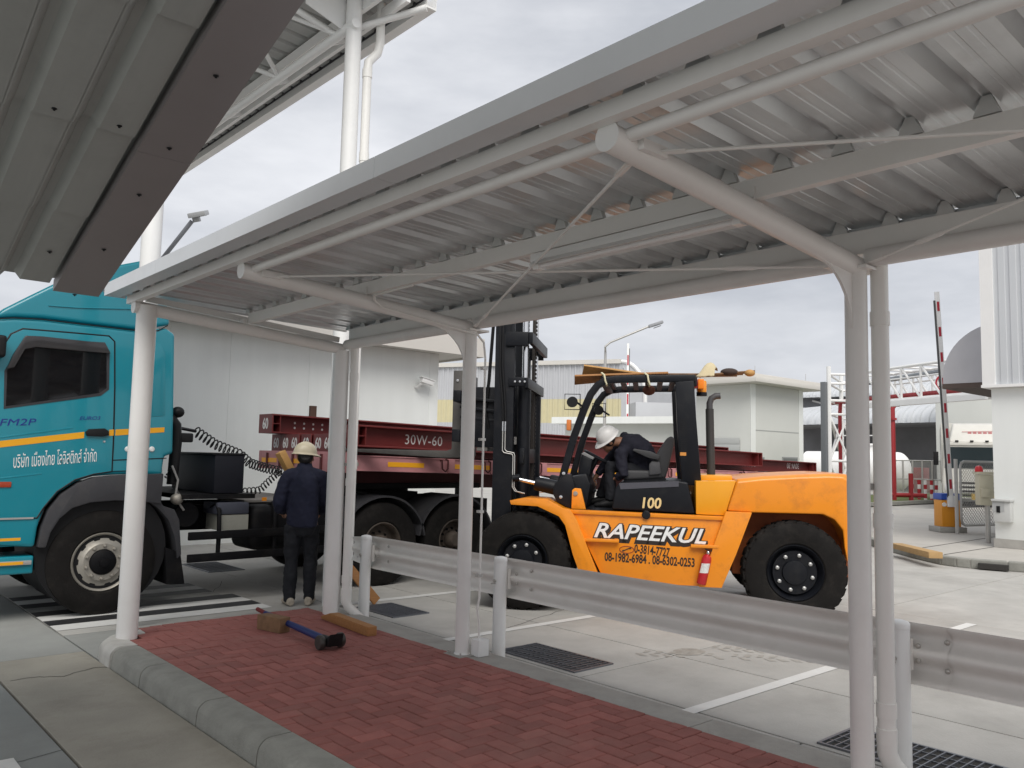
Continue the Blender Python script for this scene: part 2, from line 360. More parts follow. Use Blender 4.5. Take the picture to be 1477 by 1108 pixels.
# ---------------------------------------------------------------- walkway: pavers, kerbs, edging
WZ = .13
walk = solid('pavement', MB().prism([(2.16, -6, .001), (3.98, -6, .001), (3.98, 7.36, .001), (2.38, 7.36, .001), (2.38, 7.16, .001), (2.16, 6.98, .001)], (0, 0, WZ-.019)), BRICKBED, kind='structure', smooth=None)
bm1 = MB().bx(-.0968, .0968, -.0468, .0468, -.03, 0).mesh('brick', None, .004, 1, 30); bm1.materials.append(BRICK)
bm2 = MB().bx(-.0468, .0468, -.0968, .0968, -.03, 0).mesh('brick', None, .004, 1, 30); bm2.materials.append(BRICK)
cells = []
U = .1; nx = int((3.965-2.185)/U+.01)
for j in range(-60, 80):
    for i in range(-2, 20):
        k = (i-j) % 4                      # 90 degree herringbone on a unit grid
        x = 2.185+i*U; y = j*U
        if k == 0: cells.append((x, y, 2*U, U))
        elif k == 2: cells.append((x, y-U, U, 2*U))
def clipc(c):
    x0 = max(c[0], 2.185); x1 = min(c[0]+c[2], 3.965); y0 = max(c[1], -5.9); y1 = min(c[1]+c[3], 7.34)
    return (x0, y0, x1-x0, y1-y0) if x1-x0 > .03 and y1-y0 > .03 else None
cells = [q for q in map(clipc, cells) if q and not (q[1]+q[3] > 7.02 and q[0]+q[2]/2 < 2.14+(q[1]+q[3]-6.95)*.7)]
def show(c):
    p = Vector((c[0]+c[2]/2, c[1]+c[3]/2, WZ))-CPOS; d = p.dot(_f)
    if d < .3: return -1
    u = PCX+FPX*p.dot(_r2)/d; v = PCY-FPX*p.dot(_u2)/d
    return c[2]*c[3]/d**3 if -40 < u < 1520 and v < 1140 else -1
cells.sort(key=show, reverse=True)
rest = MB()
for n, c in enumerate(cells):
    cx, cy = c[0]+c[2]/2, c[1]+c[3]/2; zz = WZ+random.uniform(-.0025, .0025)
    if n < 300 and show(c) > 0:
        me = bm1 if c[2] > c[3] else bm2
        o = piece('brick', me, walk, (cx, cy, zz), random.uniform(-.012, .012))
        o.scale = (c[2]/(.2 if c[2] > c[3] else .1), c[3]/(.1 if c[2] > c[3] else .2), 1)
        o.rotation_euler[0] = random.uniform(-.008, .008); o.rotation_euler[1] = random.uniform(-.006, .006)
    else:
        rest.bx(c[0]+.0027, c[0]+c[2]-.0027, c[1]+.0027, c[1]+c[3]-.0027, WZ-.03, zz)
me = rest.mesh('far_bricks', None, .003, 1, 30); me.materials.append(BRICK); o = piece('brick_field', me, walk); o['kind'] = 'stuff'
# kerb stones: rounded nose profile along Y
def kerb_stone(y0, y1):
    prof = [(1.985, -.02), (1.99, .055)]+[(2.068-.076*math.cos(t), .06+.072*math.sin(t)) for t in [i*math.pi/2/7 for i in range(8)]]+[(2.182, .133), (2.182, -.02)]
    b = MB().prism([(x, y0+.006, z) for x, z in prof], (0, y1-y0-.012, 0))
    return b
ky = [GR(158, 963).y, 6.0, 4.98, 4.16, 3.2, 2.2, 1.2, .2, -.8, -1.8, -2.8, -3.8, -5]
for i in range(len(ky)-1):
    me = kerb_stone(ky[i+1], ky[i]).mesh('kerb_stone', None, 0, 1, 35); me.materials.append(KERB); piece('kerb_stone', me, walk)
me = MB().prism([(1.993, -5, -.02), (1.998, -5, .055), (2.02, -5, .10), (2.07, -5, .122), (2.178, -5, .124), (2.178, -5, -.02)], (0, ky[0]+5-.01, 0)).mesh('kerb_bed'); me.materials.append(JOINT); piece('kerb_bed', me, walk)
b = MB()
for i in range(1, len(ky)-1): b.add([(1.981, ky[i]-.003, 0), (1.981, ky[i]+.003, 0), (1.981, ky[i]+.003, .05), (1.981, ky[i]-.003, .05)], [(0, 1, 2, 3)])
# rounded pale corner at the end of the kerb, swept round the corner post
WKERB = mat('pale_kerb_render', (.50, .49, .46), .8, var=.1, vscale=9, bump=.3, dirt=.4, dcol=(.30, .28, .25), dscale=4)
prof = [(.0, -.02), (.005, .06)]+[(.08-.075*math.cos(t), .07+.075*math.sin(t)) for t in [i*math.pi/2/6 for i in range(7)]]+[(.2, .14), (.2, -.02)]
rings = []
path = [((1.975, ky[0]), (1, 0)), ((1.975, 6.83), (1, 0)), ((2.0, 7.0), (.92, -.38)), ((2.08, 7.13), (.7, -.7)), ((2.2, 7.22), (.38, -.92)), ((2.36, 7.25), (0, -1))]
for (x, y), (nx_, ny_) in path: rings.append([Vector((x+nx_*u, y+ny_*u, v)) for u, v in prof])
me = MB().loft(rings, True, True).mesh('kerb_corner', None, 0, 1, 50); me.materials.append(WKERB); piece('kerb_corner', me, walk)
EDGE = mat('edging_concrete', (.36, .35, .325), .88, var=.16, vscale=6, bump=.4, bscale=70, rand=.08, dirt=.35, dcol=(.2, .19, .17), dscale=4)
for y0, y1 in ((-6, -3), (-3, -.1), (-.1, 2.9), (2.9, 5.0), (5.0, 7.18)):
    me = MB().bx(3.97, 4.215, y0+.003, y1-.003, -.02, WZ-.004).mesh('edging_stone', None, .012, 2, 30); me.materials.append(EDGE); piece('edging_stone', me, walk)
rings = []
for t in range(7):
    a = t*math.pi/2/6; c = Vector((3.965, 7.18)); rings.append([Vector((c.x+(r)*math.cos(a), c.y+r*math.sin(a), z)) for r, z in ((.0, -.02), (.25, -.02), (.25, WZ-.02), (.235, WZ-.004), (.0, WZ-.004))])
me = MB().loft(rings, True, True).mesh('edging_stone', None, 0, 1, 30); me.materials.append(EDGE); piece('edging_stone', me, walk)
me = MB().bx(2.37, 3.96, 7.345, 7.425, -.02, WZ-.004).mesh('edging_stone', None, .01, 2, 30); me.materials.append(EDGE); piece('edging_stone', me, walk)

# ================================================================== WALKWAY CANOPY
YF = [6.97, 5.0, 1.915, -1.05, -4.05]
def rz(x): return 2.765-.079*(x-2.1)              # rafter centre line, falling to the back
cano = Thing('walkway_canopy', 'white steel walkway canopy with ribbed metal roof over the red brick path', 'canopy', (3.0, 2.0, 0))
def post(x, y, r, z0, z1, name='post'):
    cano.part(name, MB().tube([(x, y, z0), (x, y, z1)], r, 24), WHITE)
post(2.19, 6.96, .078, .131, 2.78); post(4.0, 6.97, .076, .128, 2.60)
for y in YF[1:]:
    post(4.0, y, .054, .128, 2.60)
    bp = cano.part('base_plate', MB().bx(3.90, 4.13, y-.1, y+.1, .127, .1345), EDGE, bevel=.002)
    for dx_, dy_ in ((-.085, -.075), (-.085, .075), (.085, -.075), (.085, .075)): cano.part('anchor_bolt', MB().lathe([(.012, 0), (.012, .012), (.006, .013), (.006, .024), (.001, .024)], (4.012+dx_, y+dy_, .1345), (0, 0, 1), 6), STEELG, parent=bp)
    cano.part('weld_collar', MB().lathe([(.062, .1345), (.058, .141), (.0545, .147)], (4.0, y, 0), (0, 0, 1), 20, cap0=False), WHITE)
for i, y in enumerate(YF):
    r = .052; x0 = 2.09 if i == 0 else 2.13
    cano.part('rafter', MB().tube([(x0, y, rz(x0)), (4.02, y, rz(4.02))], r, 20), WHITE)
    cano.part('end_cap', MB().tube([(x0-.004, y, rz(x0)), (x0+.001, y, rz(x0))], r+.003, 20), WHITE2)
    if i:
        # curved haunch plate under the rafter
        o_ = [(3.99, rz(3.99)-.03), (3.60, rz(3.6)-.045)]
        for k in range(9):
            a = k*math.pi/2/8; o_.append((3.60+.345*math.sin(a)*1.0, rz(3.6)-.052-.30*(1-math.cos(a))))
        o_ += [(3.99, 2.24)]
        cano.part('haunch_plate', MB().prism([(x, y-.007, z) for x, z in o_], (0, .014, 0)), WHITE)
        cano.part('connection_plate', MB().bx(3.93, 4.12, y-.085, y+.085, 2.588, 2.603), WHITE)
# small end plate carrying the front tube on the corner post
# front spacer tube and rear header tube
cano.part('front_tube', MB().tube([(2.2, 5.0, 2.775), (2.2, -5, 2.775)], .026, 16), WHITE)
for i in range(len(YF)-1):
    cano.part('rear_tube', MB().tube([(4.03, YF[i]-.05, 2.655), (4.03, YF[i+1]+.05, 2.655)], .048, 18), WHITE)
def purlin(x, y0, y1, h=.10, w=.045, zb=None, name='purlin'):
    zb = rz(x)+.05 if zb is None else zb; b = MB(); t = .004
    b.bx(x-.002, x+.002, y0, y1, zb, zb+h).bx(x+.002, x+w, y0, y1, zb, zb+t).bx(x+.002, x+w, y0, y1, zb+h-t, zb+h).bx(x+w-t, x+w, y0, y1, zb+t, zb+.016)
    cano.part(name, b, WHITE)
RT, RB = 7.11, -5.2
purlin(2.075, RB, RT, .062, .05, 2.80); purlin(3.04, RB, 6.93, .088); purlin(4.055, RB, 6.93, .122, .05, 2.688)
for y in YF:
    cano.part('purlin_cleat', MB().bx(3.03, 3.037, y-.03, y+.03, rz(3.04)+.03, rz(3.04)+.1), WHITE); cano.part('purlin_cleat', MB().bx(2.13, 2.15, y-.03, y+.03, rz(2.1)+.03, rz(2.1)+.085), WHITE)
cano.part('end_trim', MB().bar((2.2, 7.03, rz(2.2)+.095), (4.0, 7.03, rz(4.0)+.095), .03, .05), WHITE)
cano.part('end_bracket', MB().bx(3.0, 3.04, 6.95, 7.05, rz(3.0)+.03, rz(3.0)+.09), WHITE)
def sheetz(x): return 2.896-.0285*(x-2.08)
# ribbed roof sheets: ribs run across the walkway; one part per sheet
PITCH = .26; SW = .78
def sheet(y0, n=3):
    prof = []
    for k in range(n):
        a = y0+k*PITCH
        prof += [(a, 0), (a+.05, 0), (a+.054, .003), (a+.066, .003), (a+.07, 0), (a+.10, 0), (a+.104, .003), (a+.116, .003), (a+.12, 0), (a+.16, 0), (a+.19, .042), (a+.222, .042), (a+.252, 0)]
    prof.append((y0+n*PITCH+.01, .0008))
    b = MB(); XA, XB = 1.935, 4.22
    rings = [[Vector((XA, y, sheetz(XA)+z)) for y, z in prof], [Vector((XB, y, sheetz(XB)+z)) for y, z in prof]]
    b.loft(rings, False); rings = [[v+Vector((0, 0, .0012)) for v in g] for g in rings]; b.loft(rings, False)
    cano.part('roof_sheet', b, GALV, smooth=25)
y = RB
while y < RT-.3: sheet(y); y += SW
# pressed clips that hold the ribs on each purlin
CLIP = mat('clip_zinc', (.62, .62, .61), .4, metal=.3)
clip = MB().prism([(0, -.045, 0), (0, .045, 0), (0, .016, .068), (0, -.016, .068)], (.03, 0, 0)).mesh('sheet_clip'); clip.materials.append(CLIP)
yy = RB
while yy < RT-.1:
    for xc, zc in ((2.085, 2.8635), (3.045, sheetz(3.045)-.0315), (4.06, sheetz(4.06)-.0305)): piece('sheet_clip', clip, cano.o, Vector((xc, yy+.206, zc))-cano.loc)
    yy += PITCH
# folded fascia: face, soffit return and upstand, in lengths
fy = [7.125, 5.93, 3.1, .1, -2.9, -5.3]
for i in range(len(fy)-1):
    b = MB(); a0, a1 = fy[i+1]+.002, fy[i]-.002; fx = 1.905
    b.bx(fx, fx+.004, a0, a1, 2.845, 2.942).bx(fx+.004, fx+.115, a0, a1, 2.845, 2.849).bx(fx+.111, fx+.115, a0, a1, 2.849, 2.866).bx(fx+.004, fx+.06, a0, a1, 2.938, 2.942)
    cano.part('fascia', b, FASC)
cano.part('fascia_end', MB().bx(1.91, 2.07, 7.124, 7.128, 2.845, 2.942), FASC)
# rear gutter
b = MB().bx(4.105, 4.108, RB, 7.0, 2.70, 2.84).bx(4.108, 4.24, RB, 7.0, 2.70, 2.703).bx(4.24, 4.243, RB, 7.0, 2.70, 2.83); cano.part('gutter', b, FASC)
# cross bracing rods with turnbuckles
def rod(a, c):
    a, c = Vector(a), Vector(c); d = (c-a).normalized()
    o = cano.part('brace_rod', MB().tube([a, c], .0075, 8), WHITE)
    for p, q in ((a, d), (c, -d)):
        cano.part('brace_lug', MB().bar(p-q*.02, p+q*.11, .03, .008), WHITE, parent=o)
    t = c-d*(c-a).length*.13; cano.part('turnbuckle', MB().tube([t-d*.09, t-d*.06, t+d*.06, t+d*.09], [.008, .014, .014, .008], 8), WHITE, parent=o)
for i in range(1, len(YF)-1):
    ya, yb = YF[i], YF[i+1]
    rod((2.34, ya-.05, rz(2.34)+.0), (3.9, yb+.09, rz(3.9)-.01)); rod((2.30, yb+.05, rz(2.3)-.035), (3.97, ya-.09, rz(3.97)-.0))
    cano.part('rod_plate', MB().bx(2.24, 2.38, ya-.075, ya-.05, rz(2.3)-.02, rz(2.3)+.02), WHITE); cano.part('rod_plate', MB().bx(3.88, 4.02, yb+.05, yb+.11, rz(3.9)-.02, rz(3.9)-.008), WHITE)
# downpipes with elbows
def downpipe(y, dx, r=.038, dy=.10):
    x = 4.06+dx; yy = y-dy
    pts = [(x, yy, 2.70), (x, yy, .33)]
    o = cano.part('downpipe', MB().tube(pts, r, 18), PVC)
    cano.part('elbow', MB().tube([(x, yy, .335), (x, yy, .25), (x+.03, yy-.01, .19), (x+.16, yy-.05, .065), (x+.19, yy-.06, .035)], r+.004, 18), PVC, parent=o)
    for z in (.33, .45, 1.35, 2.35): cano.part('pipe_socket', MB().tube([(x, yy, z-.035), (x, yy, z+.035)], r+.005, 18), PVC, parent=o)
    cano.part('pipe_clip', MB().bx(x-.05, x+.0, yy+.03, yy+.08, 1.5, 1.53), STEELG, parent=o)
downpipe(6.97, 0.03); downpipe(1.915, .03, .042, .078)
# fluorescent batten under the middle purlin
lt = Thing('batten_light', 'white fluorescent batten light hung under the middle purlin of the walkway canopy', 'light', (3.06, 2.9, 2.62))
zl = rz(3.06)+.045
LY0, LY1 = PL(1075, 316, 0, 3.06).y, PL(772, 382, 0, 3.06).y
lt.part('housing', MB().bx(3.02, 3.10, LY0, LY1, zl-.05, zl-.003), WHITE2, bevel=.006)
lt.part('tube_lamp', MB().tube([(3.06, LY0+.05, zl-.07), (3.06, LY1-.05, zl-.07)], .014, 12), mat('lamp_glass', (.8, .8, .8), .2))
lt.part('end_holder', MB().bx(3.035, 3.085, LY0+.01, LY0+.05, zl-.09, zl-.05), WHITE2); lt.part('end_holder', MB().bx(3.035, 3.085, LY1-.05, LY1-.01, zl-.09, zl-.05), WHITE2)
lt.part('reflector', MB().add([(2.99, LY0+.02, zl-.075), (3.02, LY0+.02, zl-.045), (3.02, LY1-.02, zl-.045), (2.99, LY1-.02, zl-.075), (3.13, LY0+.02, zl-.075), (3.10, LY0+.02, zl-.045), (3.10, LY1-.02, zl-.045), (3.13, LY1-.02, zl-.075)], [(0, 1, 2, 3), (4, 7, 6, 5)]), WHITE2)
# conduit from the purlin along the rafter and down the slim post to a junction box
cd = Thing('cable_conduit', 'thin white cable conduit running down the slim post to a small junction box', 'conduit', (4.03, 4.9, .13))
pts = [(3.03, 4.4, rz(3.03)+.03), (3.03, 4.86, rz(3.03)+.025), (3.06, 4.91, rz(3.06)+.005), (3.14, 4.925, rz(3.14)-.03), (3.9, 4.925, rz(3.9)-.05), (4.0, 4.915, 2.56), (4.06, 4.905, 2.50), (4.075, 4.90, 2.38), (4.075, 4.90, .55), (4.06, 4.905, .47), (4.075, 4.90, .38), (4.08, 4.895, .25)]
cd.part('pipe', MB().tube(pts, .0085, 10), PVC)
cd.part('junction_box', MB().bx(4.035, 4.135, 4.845, 4.935, .128, .25), WHITE2, bevel=.004)
for z in (.72, 1.2, 1.75, 2.3): cd.part('saddle_clip', MB().bx(4.045, 4.09, 4.888, 4.925, z-.01, z+.01), STEELG)

# ================================================================== GUARDRAIL + BOLLARDS
gr = Thing('guardrail', 'grey corrugated steel crash barrier bolted behind the white bollards', 'guardrail', (4.54, 3.5, 0))
def wprof(t):          # W-beam section: (depth, height) for height fraction
    return .036*math.cos(2*math.pi*2*(t-.25)) if .0 <= t <= 1 else 0
def wbeam(y0, y1, off=0., taper=None, name='beam'):
    rings = []; N = 28
    ysn = [y0+(y1-y0)*k/8 for k in range(9)]
    for yv in ysn:
        g = []
        for k in range(N+1):
            t = k/N; d = -.036*math.cos(4*math.pi*t)
            h = .488+.315*t
            if taper: 
                q = min(max((yv-taper[0])/(taper[1]-taper[0]), 0), 1); h = .645+(h-.645)*(1-.25*q); d *= (1-q*.6)
            g.append(Vector((4.565+off+d, yv, h)))
        rings.append(g)
    b = MB().loft(rings, False); b.loft([[v+Vector((.004, 0, 0)) for v in g] for g in rings], False)
    return gr.part(name, b, RAIL, smooth=60)
wbeam(7.02, 7.55, -.004, (7.1, 7.55), 'end_terminal'); wbeam(4.88, 7.18); wbeam(1.72, 5.08, -.006); wbeam(-2.3, 1.95, .0); wbeam(-5, -2.2, -.006)
BOLT = mat('bolt_steel', (.5, .48, .45), .4, metal=.7)
for yb in (6.98, 4.93, 1.80):
    for t in (.27, .38, .62, .73):
        for dy in (-.06, .07):
            if (t in (.38, .62)) == (dy < 0): continue
            gr.part('bolt', MB().lathe([(.014, 0), (.013, .006), (.006, .010)], (4.527-(.036*math.cos(4*math.pi*t) if False else 0)+.02-.036*math.cos(4*math.pi*t)-.0, yb+dy, .488+.315*t), (-1, 0, 0), 10), BOLT)
BOLL = mat('bollard_paint', (.78, .78, .77), .32, var=.03, dirt=.15, dcol=(.5, .48, .44))
bnames = ['white bollard beside the post with a leaning plank behind it', 'white bollard next to the slim post with the junction box', 'white bollard beside the post with the thick downpipe elbow', 'white bollard past the thick downpipe post along the guardrail']
for y, lb in zip((7.13, 5.10, 1.93, -1.0), bnames):
    t = Thing('bollard', lb, 'bollard', (4.455, y, 0), group='white bollards along the guardrail')
    t.part('tube', MB().lathe([(.054, 0), (.054, .79), (.053, .792)], (4.455, y, 0), (0, 0, 1), 24), BOLL)
    t.part('cap', MB().lathe([(.056, .775), (.056, .80), (.046, .813), (.02, .82), (.001, .822)], (4.455, y, 0), (0, 0, 1), 24), BOLL)
    t.part('bolt', MB().tube([(4.40, y+.0, .63), (4.385, y, .63)], .012, 8), BOLT); t.part('bolt', MB().tube([(4.40, y, .61), (4.36, y, .61)], .006, 8), BOLT)
    t.part('spacer', MB().bx(4.505, 4.535, y-.04, y+.04, .56, .72), RAIL)
# ================================================================== NEAR METAL AWNING (overhead, grey ribbed decking)
AWN = mat('grey_decking', (.36, .37, .355), .55, metal=.2, var=.1, vscale=1.5, streak=(5, .4, .4), dirt=.2, dcol=(.18, .18, .17), dscale=2)
AWF = mat('awning_flashing', (.27, .25, .25), .5, metal=.2, var=.06, vscale=2)
def az(y): return 2.6+.328*(5.66-y)
aw = Thing('lane_awning', 'dark grey ribbed metal awning sloping over the vehicle lane', 'awning', (0, 2, 0))
Y0, Y1 = 5.66, -2.4
yj = [5.60]+[PL(x, y, 0, 1.1).y for x, y in ((99, 353), (164, 237), (252, 101))]+[1.6, .7, -.3, -1.3, Y1]
yj = sorted(yj, reverse=True)
AP = .275
def awn_panel(x1, ya, yb):
    prof = [(x1, 0), (x1-.015, .0), (x1-.16, 0), (x1-.195, .045), (x1-.232, .045), (x1-.268, 0), (x1-AP-.004, 0)]
    rings = [[Vector((x, y, az(y)+z+dz)) for x, z in prof] for y, dz in ((ya, -.004), (yb, .012))]
    b = MB().loft(rings, False); b.loft([[v+Vector((0, 0, .0015)) for v in g] for g in rings], False)
    return b
for k in range(13):
    for i in range(len(yj)-1):
        aw.part('deck_panel', awn_panel(1.185-k*AP, yj[i], yj[i+1]-.004), AWN, smooth=25)
fj = [5.645, PL(236, 214, 0, 1.34).y, 1.2, Y1]
for i in range(3):
    ya, yb = fj[i]-.002, fj[i+1]+.002
    b = MB().hexa([(1.215, ya, az(ya)-.028), (1.476, ya, az(ya)-.028), (1.476, yb, az(yb)-.028), (1.215, yb, az(yb)-.028), (1.215, ya, az(ya)-.024), (1.476, ya, az(ya)-.024), (1.476, yb, az(yb)-.024), (1.215, yb, az(yb)-.024)])
    b.hexa([(1.472, ya, az(ya)-.024), (1.476, ya, az(ya)-.024), (1.476, yb, az(yb)-.024), (1.472, yb, az(yb)-.024), (1.472, ya, az(ya)+.10), (1.476, ya, az(ya)+.10), (1.476, yb, az(yb)+.10), (1.472, yb, az(yb)+.10)])
    b.hexa([(1.215, ya, az(ya)-.024), (1.219, ya, az(ya)-.024), (1.219, yb, az(yb)-.024), (1.215, yb, az(yb)-.024), (1.215, ya, az(ya)+.04), (1.219, ya, az(ya)+.04), (1.219, yb, az(yb)+.04), (1.215, yb, az(yb)+.04)])
    aw.part('edge_flashing', b, AWF)
scr = MB().lathe([(.013, 0), (.013, -.003), (.006, -.006), (.006, -.010), (.001, -.012)], (0, 0, 0), (0, 0, 1), 8).mesh('screw'); scr.materials.append(BLACK)
for px, py in ((313, 83), (246, 183), (203, 246), (152, 327), (110, 393)):
    yy = PL(px, py, 0, 1.34).y; piece('screw', scr, aw.o, Vector((1.34, yy, az(yy)-.028))-aw.loc)
for k in range(6):
    for yy in (5.25, 4.05, 2.9): piece('screw', scr, aw.o, Vector((1.10-k*AP, yy, az(yy)))-aw.loc)
b = MB().hexa([(-2.5, Y0, az(Y0)+.06), (1.47, Y0, az(Y0)+.06), (1.47, Y1, az(Y1)+.06), (-2.5, Y1, az(Y1)+.06), (-2.5, Y0, az(Y0)+.12), (1.47, Y0, az(Y0)+.12), (1.47, Y1, az(Y1)+.12), (-2.5, Y1, az(Y1)+.12)])
aw.part('top_skin', b, AWN)
for x in (-2.3,):
    for y in (4.9, -.8): aw.part('support_post', MB().tube([(x, y, 0), (x, y, az(y)+.06)], .09, 18), WHITE)

# ================================================================== TALL GATE CANOPY
gc = Thing('gate_canopy', 'tall white gate canopy on slender columns with a tubular roof truss', 'canopy', (4.5, 7.85, 0))
CX1, CX2, CY = 4.50, 2.475, 7.86
ZC = PL(487, 54.6, 0, CX1-.02).z
EX = 5.06; e0 = PL(617, 8, 0, EX); ZE = e0.z; YE = e0.y
for x in (CX1, CX2): gc.part('column', MB().tube([(x, CY, 0), (x, CY, ZE+.09)], .088, 24), WHITE2)
EX = 5.06; e0 = PL(617, 8, 0, EX); ZE = e0.z; YE = e0.y
GY1 = 24.
DECK2 = mat('gate_deck_underside', (.42, .42, .41), .5, metal=.3, var=.08, vscale=2)
# deck with ribs running along X
prof = []
y = YE
while y < GY1: prof += [(y, 0), (y+.19, 0), (y+.21, .04), (y+.25, .04)]; y += .27
for xa, xb in ((EX, 3.0), (3.0, .9), (.9, -1.2), (-1.2, -3.4)):
    b = MB().loft([[Vector((x, yv, ZE+.10+.05*(EX-x)+z)) for yv, z in prof] for x in (xa, xb+.004)], False); gc.part('roof_sheet', b, DECK2, smooth=25)
gc.part('edge_gutter', MB().bx(EX-.004, EX+.12, YE, GY1, ZE-.02, ZE).bx(EX+.116, EX+.12, YE, GY1, ZE, ZE+.16).bx(EX-.004, EX, YE, GY1, ZE, ZE+.09), WHITE2)
gc.part('edge_purlin', MB().bx(EX-.28, EX-.23, YE, GY1, ZE-.06, ZE+.06), WHITE2); gc.part('edge_purlin', MB().bx(EX-.50, EX-.45, YE+.1, GY1, ZE-.03, ZE+.10), WHITE2)
gc.part('end_tube', MB().tube([(EX, YE+.02, ZE-.02), (CX1-.05, CY+.32, ZC+.03), (CX1-1.2, CY+.5, ZC+.4)], .04, 12), WHITE2)
# truss: bottom chord, two top chords, web members
TX = CX1-.04
gc.part('bottom_chord', MB().tube([(TX, YE+.5, ZC), (TX, GY1, ZC)], .055, 14), WHITE2)
TXT = TX-.95; ZT = ZC+.42
gc.part('top_chord', MB().tube([(TXT, YE+.5, ZT), (TXT, GY1, ZT)], .05, 14), WHITE2)
k = 0; y = CY+.25
while y < GY1-1.5:
    gc.part('web_member', MB().tube([(TX, y, ZC), (TXT, y+.75, ZT)], .03, 10), WHITE2); gc.part('web_member', MB().tube([(TXT, y+.75, ZT), (TX, y+1.5, ZC)], .03, 10), WHITE2)
    gc.part('edge_bracket', MB().bar((TX, y+.4, ZC+.02), (EX-.2, y+.4, ZE+.02), .03, .05), WHITE2); y += 1.5
gc.part('gusset_plate', MB().prism([(TX-.01, CY+.10, ZC+.5), (TX-.01, CY+.10, ZC-.02), (TX-.5, CY+.10, ZC+.12), (TX-.5, CY+.10, ZC+.45)], (0, .014, 0)), WHITE2)
gc.part('cross_beam', MB().tube([(CX1, CY+.15, ZC+.28), (CX2-3.5, CY+.15, ZC+.62)], .05, 12), WHITE2)
dpx = CX1+.19; dpo = gc.part('downpipe', MB().tube([(dpx+.12, CY-.06, ZC+.5), (dpx+.12, CY-.06, ZC-.1), (dpx+.09, CY-.06, ZC-.22), (dpx-.02, CY-.06, ZC-.36), (dpx-.03, CY-.06, ZC-.5), (dpx-.03, CY-.06, .02)], .05, 16), PVC)
for z in (ZC-.5, 4.9, 3.2, 1.5): gc.part('pipe_socket', MB().tube([(dpx-.03, CY-.06, z-.05), (dpx-.03, CY-.06, z+.05)], .056, 16), PVC, parent=dpo)
gc.part('rib_closer', MB().bx(EX-.02, EX-.004, YE, GY1, ZE+.085, ZE+.148), DKGREY)
gc.part('column', MB().tube([(-3.2, 22, 0), (-3.2, 22, ZE+.4)], .088, 18), WHITE2)

